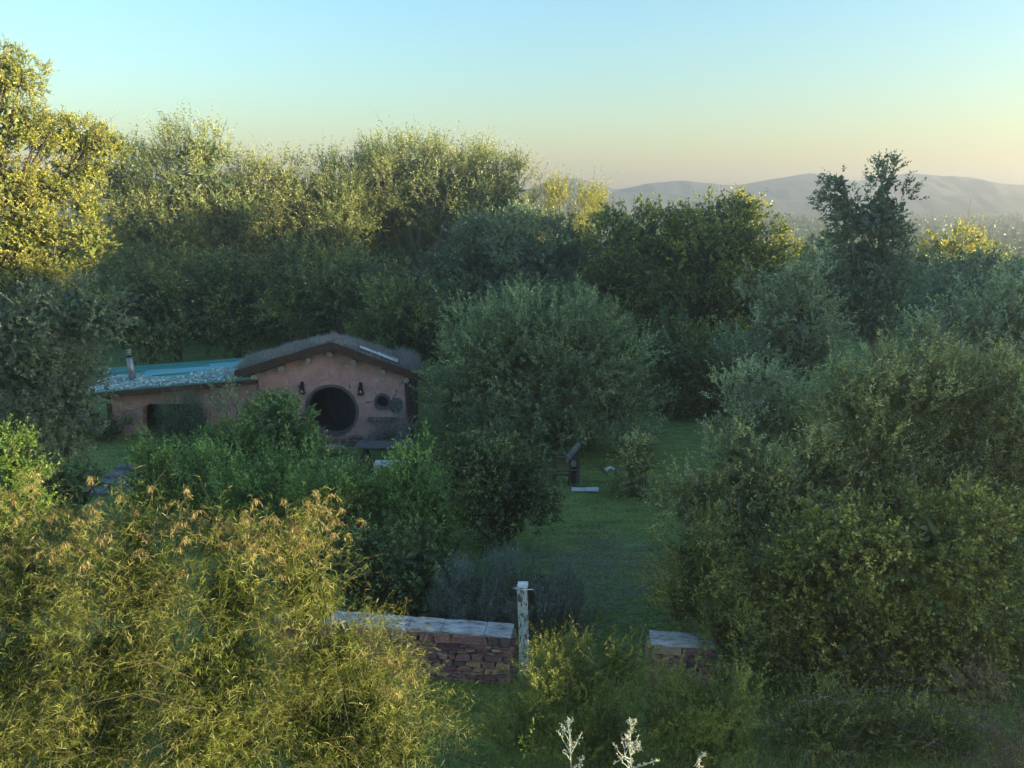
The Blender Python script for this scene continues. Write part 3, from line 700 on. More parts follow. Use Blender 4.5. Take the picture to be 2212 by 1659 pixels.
# stove pipe on the wing
vb = .36; c = wr_pt(.245, vb); tp = c + Vector((-.05, 0, .86))
pp = empty('stove_pipe'); pp.parent = house
MB().tube([c - Vector((0, 0, .05)), tp], [.115, .10], 14).build('pipe', M['zinc'], pp, smooth=True)
MB().tube([tp, tp + Vector((0, 0, .03))], [.12, .12], 14).tube([tp + Vector((0, 0, .03)), tp + Vector((0, 0, .2))], .045, 10).build('neck', M['iron'], pp)
for k_ in range(3): MB().tube([tp + Vector((0, 0, .09 + .075 * k_)), tp + Vector((0, 0, .115 + .075 * k_))], [.078, .07], 14).build('cap_ring', M['zinc'], pp)

# ================================================================== things round the cottage
def gl_at(px, py, Y):
    p = at(px, py, Y); return p[0], p[1]
# picnic table
x, y = gl_at(832, 960, 24.1); tb = empty('picnic_table', (x, y, float(gz(x, y))), 'dark weathered wooden picnic table in front of the cottage', 'table')
for i in range(4): MB().box((0, -.27 + .18 * i, .74 + .004 * (i % 2)), (1.9, .165, .045), jit=.006).build('table_board', M['wood_grey'], tb, bevel=.006)
for s in (-1, 1):
    for i in range(2): MB().box((0, s * .62 + .14 * (i - .5), .44), (1.8, .125, .04), jit=.005).build('bench_board', M['wood_dark'], tb, bevel=.006)
for s in (-1, 1):
    MB().box((s * .7, 0, .40), (.06, 1.4, .08)).build('crossbar', M['wood_dark'], tb)
    for q in (-1, 1): MB().tube([(s * .64, q * .50, .0), (s * .64, q * .2, .72)], .045, 6).build('leg', M['wood_dark'], tb)
# log edging before the door
x, y = gl_at(715, 962, 25.6)
MB().tube([(-.55, 0, .08), (0, .02, .085), (.5, 0, .075)], [.085, .09, .08], 10).build('log', M['log_end'], None, bevel=.01, loc=(x, y, float(gz(x, y))))
tag(COL.objects[-1], 'pale log lying as edging just below the round door', 'log')
MB().tube([(-.6, 0, .06), (.1, .01, .065), (.62, 0, .06)], [.055, .06, .05], 9).build('log', M['wood_dark'], None, bevel=.006, loc=(x + .1, y - .75, float(gz(x, y))))
tag(COL.objects[-1], 'thin dark log on the grass left of the picnic table', 'log')
# bench left of the wing
x, y = gl_at(165, 930, 26.0); bz = float(gz(x, y)); be = empty('garden_bench', (x, y, bz), 'dark slatted bench with backrest left of the cottage under the tree', 'bench')
for i in range(3): MB().box((0, -.15 + .15 * i, .43), (1.5, .12, .04)).build('seat_slat', M['wood_dark'], be, bevel=.005)
for i in range(3): MB().box((0, .27 + .02 * i, .58 + .13 * i), (1.5, .03, .10)).build('back_slat', M['wood_grey'], be, bevel=.005)
for s in (-1, 1):
    MB().box((s * .68, -.15, .205), (.07, .07, .41)).build('leg', M['wood_dark'], be); MB().box((s * .68, .22, .42), (.07, .07, .84)).build('leg', M['wood_dark'], be)
# stone steps
x, y = gl_at(262, 1050, 22.4); stp = empty('garden_steps', (x, y, float(gz(x, y - 1.2))), 'broad grey stone steps leading up to the lawn left of the shrubs', 'steps')
rg = random.Random(3)
M['slab'] = mat('slab', [(.3, (.07, .085, .09)), (.7, (.2, .225, .23))], 6, rough=.85, bump=.5)
for i in range(4):
    stone_block('step', M['slab'], stp, (.15 + .06 * i, -.75 + .48 * i, .04 + .10 * i), (1.7 - .1 * i, .52, .13), rg, 0.03 * (i - 1), .06)
# white low table behind the shrubs
x, y = gl_at(843, 1012, 22.9); tw = empty('white_table', (x, y, float(gz(x, y))), 'small white painted table half hidden behind the shrub row', 'table')
for i in range(4): MB().box((-.02, -.21 + .14 * i, .47), (.95, .13, .03)).build('top_board', M['white_paint'], tw, bevel=.004)
for sx_ in (-1, 1):
    for sy_ in (-1, 1): MB().box((sx_ * .42, sy_ * .22, .225), (.09, .06, .45)).build('leg', M['white_paint'], tw, bevel=.004)
# rustic rack at the lawn's edge
x, y = gl_at(1230, 1045, 22.3); rk = empty('log_rack', (x, y, float(gz(x, y))), 'rough dark wooden rack with a slanted board at the edge of the lawn', 'rack')
for (a_, b_, h) in ((-.5, .1, .92), (-.02, -.12, 1.0), (.26, .1, 1.06), (.2, -.14, .95), (-.46, -.15, .85)):
    MB().tube([(a_, b_, -.1), (a_ + .03, b_ + .01, h * .5), (a_ + .01, b_, h)], [.045, .04, .034], 7).build('post', M['bark'], rk)
for z, yy, l in ((.90, -.16, .36), (.78, .14, .38), (.48, -.17, .34), (.22, .15, .37)):
    MB().tube([(-.12 - l, yy, z), (-.12 + l, yy + .01, z + .02)], .032, 7).build('rail', M['bark'], rk)
MB().box((.07, -.04, 1.03), (.10, .30, .62), Matrix.Rotation(R(38), 3, 'Y')).build('slanted_board', M['bark_pale'], rk, bevel=.01)
MB().box((.13, .0, .32), (.22, .2, .5), jit=.02).build('split_log', M['wood_dark'], rk, bevel=.02)
MB().box((.10, -.02, .66), (.20, .2, .12), jit=.03).build('split_log', M['log_end'], rk, bevel=.02)
# white board lying on the lawn
x, y = gl_at(1264, 1060, 21.75); wb = empty('lawn_board', (x, y, float(gz(x, y))), 'white two-panel board lying flat on the lawn', 'board')
M['white_cloth'] = mat('white_cloth', [(.3, (.46, .48, .50)), (.7, (.62, .63, .64))], 9, rough=.8, bump=.3)
MB().box((-.21, 0, .05), (.40, .30, .03), jit=.012).build('panel', M['white_cloth'], wb, bevel=.006); MB().box((.21, -.02, .045), (.39, .29, .03), jit=.012).build('panel', M['white_cloth'], wb, bevel=.006)
MB().tube([(-.4, .12, .07), (.05, .13, .075)], .012, 6).build('rim', M['iron'], wb)
for px, py, Y, lab, sd in ((1317, 1012, 22.6, 'small white cloth caught at the left foot of the round lawn bush', 1), (1402, 1008, 23.2, 'pale blue-white cloth caught on the right of the round lawn bush', 2)):
    p = at(px, py, Y); rg = random.Random(sd); vv, ff = [], []
    for i in range(6):
        for j in range(6): vv.append((-.15 + .06 * i + rg.uniform(-.02, .02), -.12 + .05 * j, .09 + .10 * rg.random() - .05 * abs(i - 2.5) * .5))
    for i in range(5):
        for j in range(5): ff.append((i * 6 + j, i * 6 + j + 1, i * 6 + j + 7, i * 6 + j + 6))
    mb = MB(); mb.v = vv + [(v_[0], v_[1], v_[2] - .012) for v_ in vv]; mb.f = ff + [tuple(q_ + 36 for q_ in f_[::-1]) for f_ in ff]
    o = mb.build('white_cloth', M['white_cloth'], None, loc=(p[0], p[1], max(float(gz(p[0], p[1])), p[2] - .1))); tag(o, lab, 'cloth')

# ================================================================== gateway: dry stone walls and the white post
cols = [((.060, .030, .036), (.15, .078, .088)), ((.085, .045, .042), (.21, .115, .105)), ((.04, .032, .034), (.10, .08, .08)), ((.16, .10, .045), (.30, .20, .10)), ((.11, .075, .055), (.24, .175, .13)), ((.20, .125, .135), (.42, .29, .30))]
SM = [mat('wall_stone', [(.3, (a_[0] * 2.4, a_[1] * 2.3, a_[2] * 2.35)), (.7, (b_[0] * 2.4, b_[1] * 2.3, b_[2] * 2.35))], 9, rough=.9, bump=.7, stretch=(1, 1, 3)) for a_, b_ in cols]
M['cap'] = mat('mortar_cap', [(.32, (.13, .10, .088)), (.45, (.33, .295, .275)), (.56, (.48, .455, .445)), (.74, (.60, .59, .585))], 7, 9, rough=.85, bump=.8, stretch=(.5, 1.6, 1), dist=.03)
def stone_wall(name, label, x0, y0, x1, y1, h, th, seed, caplen=.8, exposed_end=1):
    d = Vector((x1 - x0, y1 - y0, 0)); ln = d.length; ang = math.atan2(d.y, d.x)
    zb = float(gz(x0, y0)); w = empty(name, (x0, y0, zb), label, 'wall'); w.rotation_euler.z = ang
    rg = random.Random(seed)
    MB().box((ln / 2, .0, h / 2 - .1), (ln - .1, th - .16, h - .06)).build('core', mat('wall_core', [(.3, (.02, .017, .015)), (.7, (.05, .042, .036))], 8, bump=.3), w)
    for face in (-1, 1):
        if face > 0 and ln > 9: continue
        # rows whose bounds waver, split at random; neighbours share wavering edges so joints stay tight
        rows = [0.0]
        while rows[-1] < h - .09: rows.append(rows[-1] + rg.choice((.045, .06, .09, .13, .18, .10)))
        rows[-1] = h
        nr = len(rows)
        def edge(r, x): return rows[r] + (0 if r in (0, nr - 1) else .034 * mnoise.noise((x * 1.9, r * 7.3, seed + face)) + .02 * mnoise.noise((x * 5, r * 3.1, seed)))
        for r in range(nr - 1):
            x = -.015 if r % 2 else .01
            hh = rows[r + 1] - rows[r]
            while x < ln:
                wd = rg.uniform(1.0, 3.4) * max(hh, .085) * rg.choice((.8, 1, 1.5)); wd = min(max(wd, .12), .66); xe = min(x + wd, ln + .01)
                if ln - xe < .09: xe = ln + .01
                s0, s1 = rg.uniform(-.03, .03), rg.uniform(-.03, .03); gp = .006 + rg.uniform(0, .008)
                xm = (x + xe) / 2; pts = [(x + gp + s0, edge(r, x) + gp), (xm, edge(r, xm) + gp * .8), (xe - gp + s1, edge(r, xe) + gp), (xe - gp - s1, edge(r + 1, xe) - gp), (xm + s1, edge(r + 1, xm) - gp * .8), (x + gp - s0, edge(r + 1, x) - gp)]
                pr = rg.uniform(0, .035); y0_ = face * (th / 2 + pr); yb = face * (th / 2 - .17)
                cx_, cz_ = sum(p_[0] for p_ in pts) / 6, sum(p_[1] for p_ in pts) / 6
                a3 = [(cx_ + (p_[0] - cx_) * .93, y0_ + face * rg.uniform(-.014, .006), cz_ + (p_[1] - cz_) * .88) for p_ in pts]; b3 = [(p_[0], y0_ - face * .02, p_[1]) for p_ in pts]; c3 = [(p_[0], yb, p_[1]) for p_ in pts]
                vv = a3 + b3 + c3; ff = [tuple(range(6))] + [(i, (i + 1) % 6, 6 + (i + 1) % 6, 6 + i) for i in range(6)] + [(6 + i, 6 + (i + 1) % 6, 12 + (i + 1) % 6, 12 + i) for i in range(6)] + [tuple(range(17, 11, -1))]
                mi = rg.choices(range(6), (8, 6, 3, 1.6, 2.4, .5))[0]
                if face < 0: MB().add(vv, ff).build('stone', SM[mi], w)
                else: MB().add(vv, ff).build('stone', SM[mi], w)
                x = xe
    # end face
    for ex_ in ((ln, 1), (0, -1)):
        z = 0
        while z < h - .03:
            hh = min(rg.choice((.07, .1, .14)), h - z); k_ = rg.randint(1, 2); 
            for i in range(k_):
                ww = (th - .10) / k_; stone_block('stone', SM[rg.choices(range(5), (6, 5, 4, 2, 4))[0]], w, (ex_[0] + ex_[1] * .0, -th / 2 + .05 + ww * (i + .5), z + hh / 2), (.16 + rg.uniform(0, .04), ww * .96, hh * .94), rg, 0, .1)
            z += hh
    # mortar cap in irregular slabs
    x = -.03; i = 0
    while x < ln + .02:
        wd = rg.uniform(.45, 1.1) * caplen; xe = min(x + wd, ln + .03)
        if ln + .03 - xe < .2: xe = ln + .03
        n = 6; top, v, f = [], [], []
        nx = max(3, int((xe - x) / .07))
        for a_ in range(nx + 1):
            for b_ in range(n + 1):
                xx = x + (xe - x) * a_ / nx; yy = (-.5 + b_ / n) * (th + .05) + (.02 * mnoise.noise((xx * 5, i, b_)) if b_ in (0, n) else 0)
                v.append((xx, yy, h + .03 + .018 * mnoise.noise((xx * 4, yy * 6, seed)) + .010 * mnoise.noise((xx * 11, yy * 13, seed))))
        m_ = len(v); v += [(p_[0], p_[1], h - .004) for p_ in v]
        for a_ in range(nx):
            for b_ in range(n): q_ = a_ * (n + 1) + b_; f += [(q_, q_ + n + 1, q_ + n + 2, q_ + 1), (q_ + m_, q_ + 1 + m_, q_ + n + 2 + m_, q_ + n + 1 + m_)]
        for a_ in range(nx):
            for b_ in (0, n): q_ = a_ * (n + 1) + b_; f.append((q_, q_ + n + 1, q_ + n + 1 + m_, q_ + m_))
        for b_ in range(n):
            for a_ in (0, nx): q_ = a_ * (n + 1) + b_; f.append((q_, q_ + 1, q_ + 1 + m_, q_ + m_))
        MB().add(v, f).build('cap_slab', M['cap'], w)
        x = xe + .010; i += 1
    return w
stone_wall('stone_wall', 'low dry stone wall of reddish brown slabs left of the white gate post', -4.3, 13.02, -.02, 12.44, .95, .40, 4)
stone_wall('stone_wall', 'short end of stone wall right of the gateway under the big shrub', 2.48, 12.25, 3.5, 12.15, .93, .40, 9, .9)
# gate post
m, t = nt('peeling_paint'); L = t.links.new
o = N(t, 'ShaderNodeOutputMaterial'); b = N(t, 'ShaderNodeBsdfPrincipled'); b.inputs['Roughness'].default_value = .75
tc = N(t, 'ShaderNodeTexCoord'); mp = N(t, 'ShaderNodeMapping'); mp.inputs['Scale'].default_value = (1.6, 1.6, .55); L(tc.outputs['Object'], mp.inputs[0])
n1 = N(t, 'ShaderNodeTexNoise'); n1.inputs['Scale'].default_value = 10; n1.inputs['Detail'].default_value = 9; n1.inputs['Roughness'].default_value = .62; L(mp.outputs[0], n1.inputs['Vector'])
r1 = ramp(t, [(.40, (.50, .58, .60)), (.53, (.38, .44, .45)), (.57, (.12, .105, .09)), (.8, (.07, .06, .05))]); L(n1.outputs[0], r1.inputs[0]); L(r1.outputs[0], b.inputs['Base Color'])
bu = N(t, 'ShaderNodeBump'); bu.inputs['Strength'].default_value = .5; bu.inputs['Distance'].default_value = -.01; L(n1.outputs[0], bu.inputs['Height']); L(bu.outputs[0], b.inputs['Normal']); L(b.outputs[0], o.inputs[0]); M['peeling'] = m
x, y = gl_at(1129, 1420, 12.3); gp = empty('gate_post', (x, y, float(gz(x, y))), 'tall white gate post with peeling paint beside the stone wall', 'post')
n = 14; v, f = [], []
for i in range(n + 1):
    u = i / n; z = -.2 + u * 2.14; w = .085 * (1 + .12 * mnoise.noise((u * 4, 0, 3))) * (1.0 - .12 * (u < .15)); bx = -.01 + .03 * math.sin(u * 3.2 + .3)
    for (sx_, sy_) in ((-1, -1), (0, -1.12), (1, -1), (1.05, 0), (1, 1), (0, 1.1), (-1, 1), (-1.05, 0)): v.append((bx + sx_ * w, sy_ * w * .8, z))
for i in range(n):
    for j in range(8): q_ = i * 8 + j; r_ = i * 8 + (j + 1) % 8; f.append((q_, r_, r_ + 8, q_ + 8))
f += [tuple(range(7, -1, -1)), tuple(range(n * 8, n * 8 + 8))]
MB().add(v, f).build('post', M['peeling'], gp)
MB().box((.0, -.01, 1.975), (.17, .15, .07), jit=.012).build('post_cap', M['white_paint'], gp, bevel=.012)
MB().tube([(-.15, -.03, 1.915), (0, -.08, 1.91), (.18, -.03, 1.885)], .011, 6).build('cross_bar', M['white_paint'], gp)
MB().box((.155, .05, 1.73), (.10, .12, .30), Matrix.Rotation(R(-8), 3, 'Y')).build('dark_box', M['iron'], gp, bevel=.006)

# ================================================================== vegetation
# --- background trees
def bare(nb, ln0, m_='bark_pale'):
    """leafless branching twigs that stick out of a crown"""
    def f(root, rng, org):
        cr = [c for c in root.children if c.name.startswith('crown')][0].data
        co = np.empty(len(cr.vertices) * 3, dtype=np.float32); cr.vertices.foreach_get('co', co); co = co.reshape(-1, 3)
        b = co[rng.integers(0, len(co), nb)]; out = norm(b - co.mean(0) + np.array((0, -.3, .1)) + rng.normal(0, .35, (nb, 3)))
        ln = ln0 * rng.uniform(.5, 1.3, nb); t_ = np.linspace(-.55, .6, 7)
        P = b[:, None] + out[:, None] * (ln[:, None] * t_)[..., None] + np.cumsum(rng.normal(0, .035, (nb, 7, 3)), 1) * ln[:, None, None]
        P[..., 2] -= (.12 * ln[:, None] * np.clip(t_, 0, 1) ** 2)
        rr = np.tile(np.linspace(1, .25, 7), (nb, 1)) * (.008 * ln0 ** .5 * rng.uniform(.6, 1.3, (nb, 1)))
        Ps, Rs = [P], [rr]
        for k_ in range(4):
            i = rng.integers(2, 6, nb); s0 = P[np.arange(nb), i]; d = norm(out + rng.normal(0, .7, (nb, 3))); l2 = ln * rng.uniform(.2, .5, nb)
            q = s0[:, None] + d[:, None] * (l2[:, None] * np.linspace(0, 1, 7))[..., None] + np.cumsum(rng.normal(0, .03, (nb, 7, 3)), 1) * l2[:, None, None]; Ps.append(q); Rs.append(rr * .5)
        V, q = bigtubes(np.concatenate(Ps), np.concatenate(Rs), 4); np_obj('bare_twigs', np_mesh('bare_twigs', V, [q], M[m_]), root)['kind'] = 'stuff'
    return f
plant('tree', 'tall wispy willow at the left behind the cottage, pale sunlit top', 'tree', [(300, 440, 105, 105), (425, 405, 115, 85), (440, 335, 70, 42), (350, 530, 130, 110), (500, 480, 90, 90), (250, 390, 70, 65), (300, 600, 110, 80), (430, 600, 110, 80)], 40, 'willow', 'willow', 101, base=380, trunk=.28, limbs=16, k=.85, group='trees behind the cottage')
plant('tree', 'feathery blue-green willow between the two sunlit crowns behind the cottage', 'tree', [(600, 480, 110, 95), (545, 545, 110, 100), (665, 560, 110, 105), (610, 400, 55, 48), (730, 470, 70, 80), (480, 440, 60, 60), (690, 415, 62, 52), (545, 425, 60, 52), (600, 640, 120, 80), (720, 620, 90, 80)], 42.5, 'willow', 'willow', 102, base=620, trunk=.26, limbs=14, k=.85, group='trees behind the cottage')
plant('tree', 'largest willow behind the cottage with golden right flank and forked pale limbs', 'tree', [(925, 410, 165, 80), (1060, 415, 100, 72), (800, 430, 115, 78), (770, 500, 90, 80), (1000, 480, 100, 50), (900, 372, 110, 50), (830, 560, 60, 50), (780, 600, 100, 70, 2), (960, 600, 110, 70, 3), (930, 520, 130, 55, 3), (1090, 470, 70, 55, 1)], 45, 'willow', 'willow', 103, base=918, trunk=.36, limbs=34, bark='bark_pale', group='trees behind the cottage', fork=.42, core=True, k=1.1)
plant('tree', 'sunlit golden small-leaved tree standing against the left foot of the hills', 'tree', [(1220, 458, 70, 48), (1165, 455, 55, 45), (1265, 480, 40, 36), (1215, 505, 70, 45), (1120, 470, 60, 46)], 54, 'willow', 'willow_sunlit', 104, base=1220, trunk=.2, limbs=14, core=False, k=1.1)
plant('tree', 'domed blue-green tree below the golden crown, left of the broad dark tree', 'tree', [(1110, 555, 150, 92), (1015, 600, 85, 75), (1215, 570, 85, 85), (1130, 640, 150, 60)], 38, 'dense', 'bluegreen', 105, base=1090, trunk=.24, limbs=22, bark='bark_pale')
plant('tree', 'broad dark evergreen tree with sunlit golden leaves on its right shoulder', 'tree', [(1490, 560, 180, 105), (1375, 530, 95, 80), (1600, 540, 95, 92), (1480, 690, 180, 115), (1630, 650, 70, 75), (1340, 620, 75, 105), (1545, 490, 75, 50)], 36, 'dense', 'evergreen_sunlit', 106, base=1480, trunk=.3, limbs=18)
plant('tree', 'low dark tree at the back of the lawn under the broad evergreen', 'tree', [(1480, 790, 105, 120), (1445, 880, 90, 90), (1555, 860, 65, 95), (1520, 920, 60, 60)], 31, 'dense', 'evergreen', 107, base=1490, trunk=.18, limbs=14)
plant('tree', 'dark understorey tree behind the turquoise roof and stove pipe', 'tree', [(320, 660, 110, 105), (250, 700, 60, 80), (400, 690, 80, 80)], 35, 'dense', 'evergreen', 108, base=330, trunk=.15, limbs=14)
plant('tree', 'dark understorey tree rising behind the join of the two roofs', 'tree', [(500, 650, 115, 95), (560, 690, 70, 70), (440, 620, 70, 70)], 36.5, 'dense', 'evergreen', 109, base=520, trunk=.16, limbs=14)
plant('tree', 'dark green tree behind the turf gable and its flue', 'tree', [(700, 650, 110, 90), (800, 660, 90, 80), (640, 610, 70, 70)], 35.5, 'olive', 'evergreen', 110, base=740, trunk=.16, limbs=12, scale=1.5)
plant('tree', 'dark green tree between the turf gable and the round tree', 'tree', [(870, 690, 85, 80), (930, 730, 60, 80), (840, 740, 60, 60), (1000, 690, 60, 60)], 33, 'olive', 'evergreen', 111, base=880, trunk=.15, limbs=12, scale=1.4)
plant('tree', 'large round soft green tree right of the cottage', 'tree', [(1165, 800, 200, 140), (1060, 770, 110, 100), (1275, 790, 115, 125), (1000, 850, 75, 90), (1330, 870, 75, 85), (1180, 705, 140, 62), (1150, 900, 190, 75)], 26.2, 'olive', 'olive', 112, k=.88, base=1150, trunk=.22, limbs=22, stems=2, bark='bark_pale', extra=bare(90, 1.0))
plant('tree', 'pale grey-green rounded tree at the right edge of the lawn', 'tree', [(1690, 705, 95, 95), (1648, 775, 70, 65), (1740, 650, 60, 75), (1740, 770, 70, 60)], 27, 'olive', 'greygreen', 113, base=1690, trunk=.16, limbs=14, scale=1.2)
plant('tree', 'tallest twin-tipped tree on the right reaching above the hills', 'tree', [(1812, 405, 17, 38), (1826, 445, 30, 36), (1912, 402, 22, 46), (1915, 452, 48, 40), (1868, 475, 75, 42), (1868, 560, 88, 72), (1902, 655, 98, 75), (1810, 650, 65, 65)], 30, 'dense', 'bluegreen', 114, base=1898, trunk=.2, limbs=20, bark='bark_pale', scale=.72, k=1.1)
plant('tree', 'wide hazy tree at the right edge behind the tall twin-tipped tree', 'tree', [(2100, 650, 125, 70), (2010, 670, 85, 72), (2185, 620, 70, 58), (2220, 670, 80, 80)], 35, 'dense', 'bluegreen', 115, base=2100, trunk=.2, limbs=14)
plant('tree', 'grey-green tree at the right edge above the big foreground shrubs', 'tree', [(2115, 725, 110, 90), (2190, 690, 70, 80), (2010, 775, 75, 60), (2230, 760, 70, 80)], 22, 'olive', 'greygreen', 116, base=2120, trunk=.14, limbs=12, scale=1.1)
plant('tree', 'small tree with sunlit crown in the valley right of the twin-tipped tree', 'tree', [(2050, 545, 55, 40), (2095, 560, 40, 36), (2010, 570, 40, 32)], 52, 'dense', 'willow_sunlit', 117, base=2060, trunk=.15, limbs=8, scale=1.3)
plant('tree', 'small sunlit golden-tipped tree beside the utility pole in the valley', 'tree', [(1705, 590, 22, 34), (1690, 620, 30, 40)], 46, 'dense', 'willow_sunlit', 118, base=1700, trunk=.12, limbs=6)
# --- tall tree at the left edge
lm('left_tree', (.045, .062, .020), (.10, .12, .034), (.21, .21, .06), trans=.45, g=2.9)
plant('tree', 'tall sunlit tree with bare spreading limbs at the left edge', 'tree', [(5, 160, 88, 62), (5, 270, 115, 85), (-25, 400, 115, 105), (105, 405, 75, 42, .6), (175, 372, 55, 28, .9), (150, 300, 95, 40, 1.0), (235, 315, 50, 34, 1.2), (60, 500, 115, 65), (200, 520, 42, 52), (185, 450, 50, 34, .5), (30, 600, 130, 60), (115, 590, 70, 45)], 20, 'broad', 'left_tree', 120, base=-60, trunk=.15, limbs=46, group='trees at the left edge', core=True, twigs=.9, k=.85, scale=.56, fork=.55, extra=bare(40, 1.1))
plant('tree', 'grey twiggy tree below the sunlit one at the left edge, hanging over the bench', 'tree', [(40, 700, 165, 80), (180, 680, 90, 75), (40, 800, 160, 85), (130, 850, 95, 80), (40, 900, 140, 60), (180, 930, 40, 30)], 18.8, 'broad', 'bluegreen', 121, base=40, trunk=.2, limbs=26, bark='bark_pale', group='trees at the left edge', twigs=.9, k=.85, scale=.85, extra=bare(60, .9))
# --- shrubs in the garden
plant('shrub', 'grey-leaved low shrub on the lawn at the far left', 'shrub', [(90, 950, 80, 45), (160, 970, 45, 35), (40, 940, 60, 50)], 18.6, 'shrub', 'greygreen', 131, trunk=.03, limbs=8, stems=3)
plant('shrub', 'dark shrub below the grey one, left of the stone steps', 'shrub', [(130, 1070, 85, 60), (190, 1050, 35, 35), (60, 1090, 80, 70)], 17, 'broad', 'shrub_dark', 132, trunk=.03, limbs=8, stems=3)
plant('shrub', 'bright green shrub at the left edge of the frame', 'shrub', [(30, 1010, 45, 80), (60, 1080, 60, 60), (-10, 960, 30, 40), (20, 1130, 80, 60)], 12.6, 'bright', 'bright', 133, trunk=.03, limbs=8, stems=3)
plant('shrub', 'leafy light green shrub right of the stone steps', 'shrub', [(350, 1050, 68, 80), (430, 1065, 85, 85), (328, 985, 18, 42), (495, 1085, 60, 75), (300, 1080, 30, 40)], 19.5, 'shrub', 'shrub', 134, trunk=.04, limbs=10, stems=4)
plant('shrub', 'leafy green shrub, second in the row from the stone steps', 'shrub', [(560, 1085, 90, 85), (640, 1090, 70, 90), (600, 1030, 30, 36)], 18.6, 'shrub', 'shrub', 135, trunk=.04, limbs=10, stems=4)
plant('shrub', 'tall leafy shrub in the row directly before the picnic table', 'shrub', [(720, 1080, 80, 85), (800, 1085, 75, 72), (890, 1060, 60, 90), (925, 1130, 62, 115), (760, 1170, 85, 75), (690, 1010, 16, 36), (905, 985, 16, 34)], 17.3, 'shrub', 'shrub', 136, trunk=.05, limbs=14, stems=5, extra=bare(30, .6))
plant('shrub', 'dark glossy shrub behind the left end of the stone wall', 'shrub', [(820, 1245, 85, 85), (915, 1235, 70, 100), (870, 1290, 95, 45), (770, 1250, 50, 70)], 15, 'broad', 'shrub_dark', 137, trunk=.04, limbs=10, stems=4)
plant('tree', 'small dark round-headed tree left of the worn path', 'tree', [(1080, 1030, 105, 88), (1030, 1000, 72, 60), (1135, 1060, 65, 80), (1085, 1110, 85, 72)], 18, 'broad', 'shrub_dark', 138, base=1100, trunk=.07, limbs=18, stems=3, scale=.8, extra=bare(30, .5))
plant('shrub', 'rounded lavender bush behind the white gate post', 'shrub', [(1045, 1305, 100, 85), (1150, 1300, 105, 90), (1218, 1345, 50, 55), (985, 1345, 55, 55)], 13.9, 'lavender', 'lavender', 139, trunk=0, k=.8)
plant('shrub', 'rounded fresh green bush in front of the cottage beside the round door', 'shrub', [(605, 925, 78, 65), (525, 960, 85, 55), (435, 975, 55, 42), (640, 960, 48, 55), (600, 875, 36, 28)], 23.4, 'broad', 'shrub', 140, trunk=.05, limbs=12, stems=4, scale=.8)
plant('shrub', 'thin pale sapling before the blank wall of the wing', 'sapling', [(498, 855, 30, 28), (520, 888, 26, 30), (480, 880, 16, 16)], 24.8, 'shrub', 'greygreen', 141, base=515, trunk=.025, limbs=10, k=.55, core=False, bark='bark_pale', twigs=.8)
plant('shrub', 'upright dark rosemary before the wide opening of the wing', 'shrub', [(395, 915, 38, 42), (435, 920, 20, 36), (365, 935, 22, 26)], 24.9, 'rosemary', 'rosemary', 142, trunk=0)
plant('shrub', 'dark little bush at the left corner of the wing', 'shrub', [(240, 925, 28, 32), (215, 940, 24, 24)], 25.6, 'shrub', 'shrub_dark', 143, trunk=0, scale=.8)
plant('shrub', 'low grey dusty bush below the window box', 'shrub', [(840, 936, 32, 16), (882, 920, 16, 20), (812, 944, 18, 10)], 25.7, 'fine', 'sod', 144, trunk=0, scale=1.2)
plant('shrub', 'small round bush alone on the lawn with rusty lower leaves', 'shrub', [(1375, 1040, 42, 45), (1380, 985, 44, 36)], 21.5, 'broad', 'near', 145, trunk=.03, limbs=8, stems=3, scale=.8)
plant('shrub', 'small green shrub at the foot of the round tree by the lawn', 'shrub', [(1355, 950, 40, 30), (1390, 940, 24, 24)], 24.2, 'shrub', 'olive', 146, trunk=0)
# --- big shrubs on the right
plant('shrub', 'pale willowy shrub on the right, topmost left of the big group', 'shrub', [(1640, 880, 95, 72), (1595, 945, 55, 60), (1700, 900, 60, 60)], 16.2, 'near', 'greygreen', 151, trunk=.05, limbs=12, stems=4, group='big shrubs on the right')
plant('shrub', 'wide pale green shrub filling the right edge above the darker ones', 'shrub', [(1850, 850, 100, 85), (1980, 840, 120, 85), (2125, 860, 120, 100), (1900, 960, 125, 95), (2050, 990, 145, 115), (2200, 960, 100, 110), (1780, 1000, 90, 90), (1900, 1080, 140, 80), (2190, 1080, 130, 95), (2060, 1090, 120, 80)], 15, 'near', 'near', 152, trunk=.06, limbs=20, stems=6, group='big shrubs on the right', twigs=.5, extra=bare(30, .8))
plant('shrub', 'mid green shrub bulging over the lawn on the right', 'shrub', [(1600, 1010, 85, 85), (1505, 1085, 80, 72), (1620, 1120, 105, 105), (1720, 1060, 90, 110)], 14.2, 'near', 'near', 153, trunk=.05, limbs=16, stems=5, group='big shrubs on the right', twigs=.5, extra=bare(30, .6))
plant('shrub', 'fine-leaved dark shrub above the short stone wall end', 'shrub', [(1505, 1220, 100, 110), (1600, 1260, 105, 120), (1480, 1300, 70, 70), (1610, 1390, 95, 75, -.9), (1560, 1350, 60, 40, -.6)], 13.0, 'fine', 'broad', 154, k=.85, trunk=.04, limbs=16, stems=5, group='big shrubs on the right', twigs=.5, extra=bare(60, .55))
plant('shrub', 'dark yellowish broad-leaved shrub filling the lower right', 'shrub', [(1780, 1200, 120, 125), (1950, 1180, 140, 125), (2110, 1200, 135, 140), (1830, 1380, 130, 120), (2000, 1400, 140, 130), (1720, 1400, 90, 100), (2150, 1410, 110, 110), (1900, 1500, 120, 70), (1720, 1290, 90, 90), (2090, 1510, 110, 70)], 12.4, 'broad', 'broad', 155, trunk=.05, limbs=26, stems=8, group='big shrubs on the right', scale=.75, twigs=.5, extra=bare(70, .8))
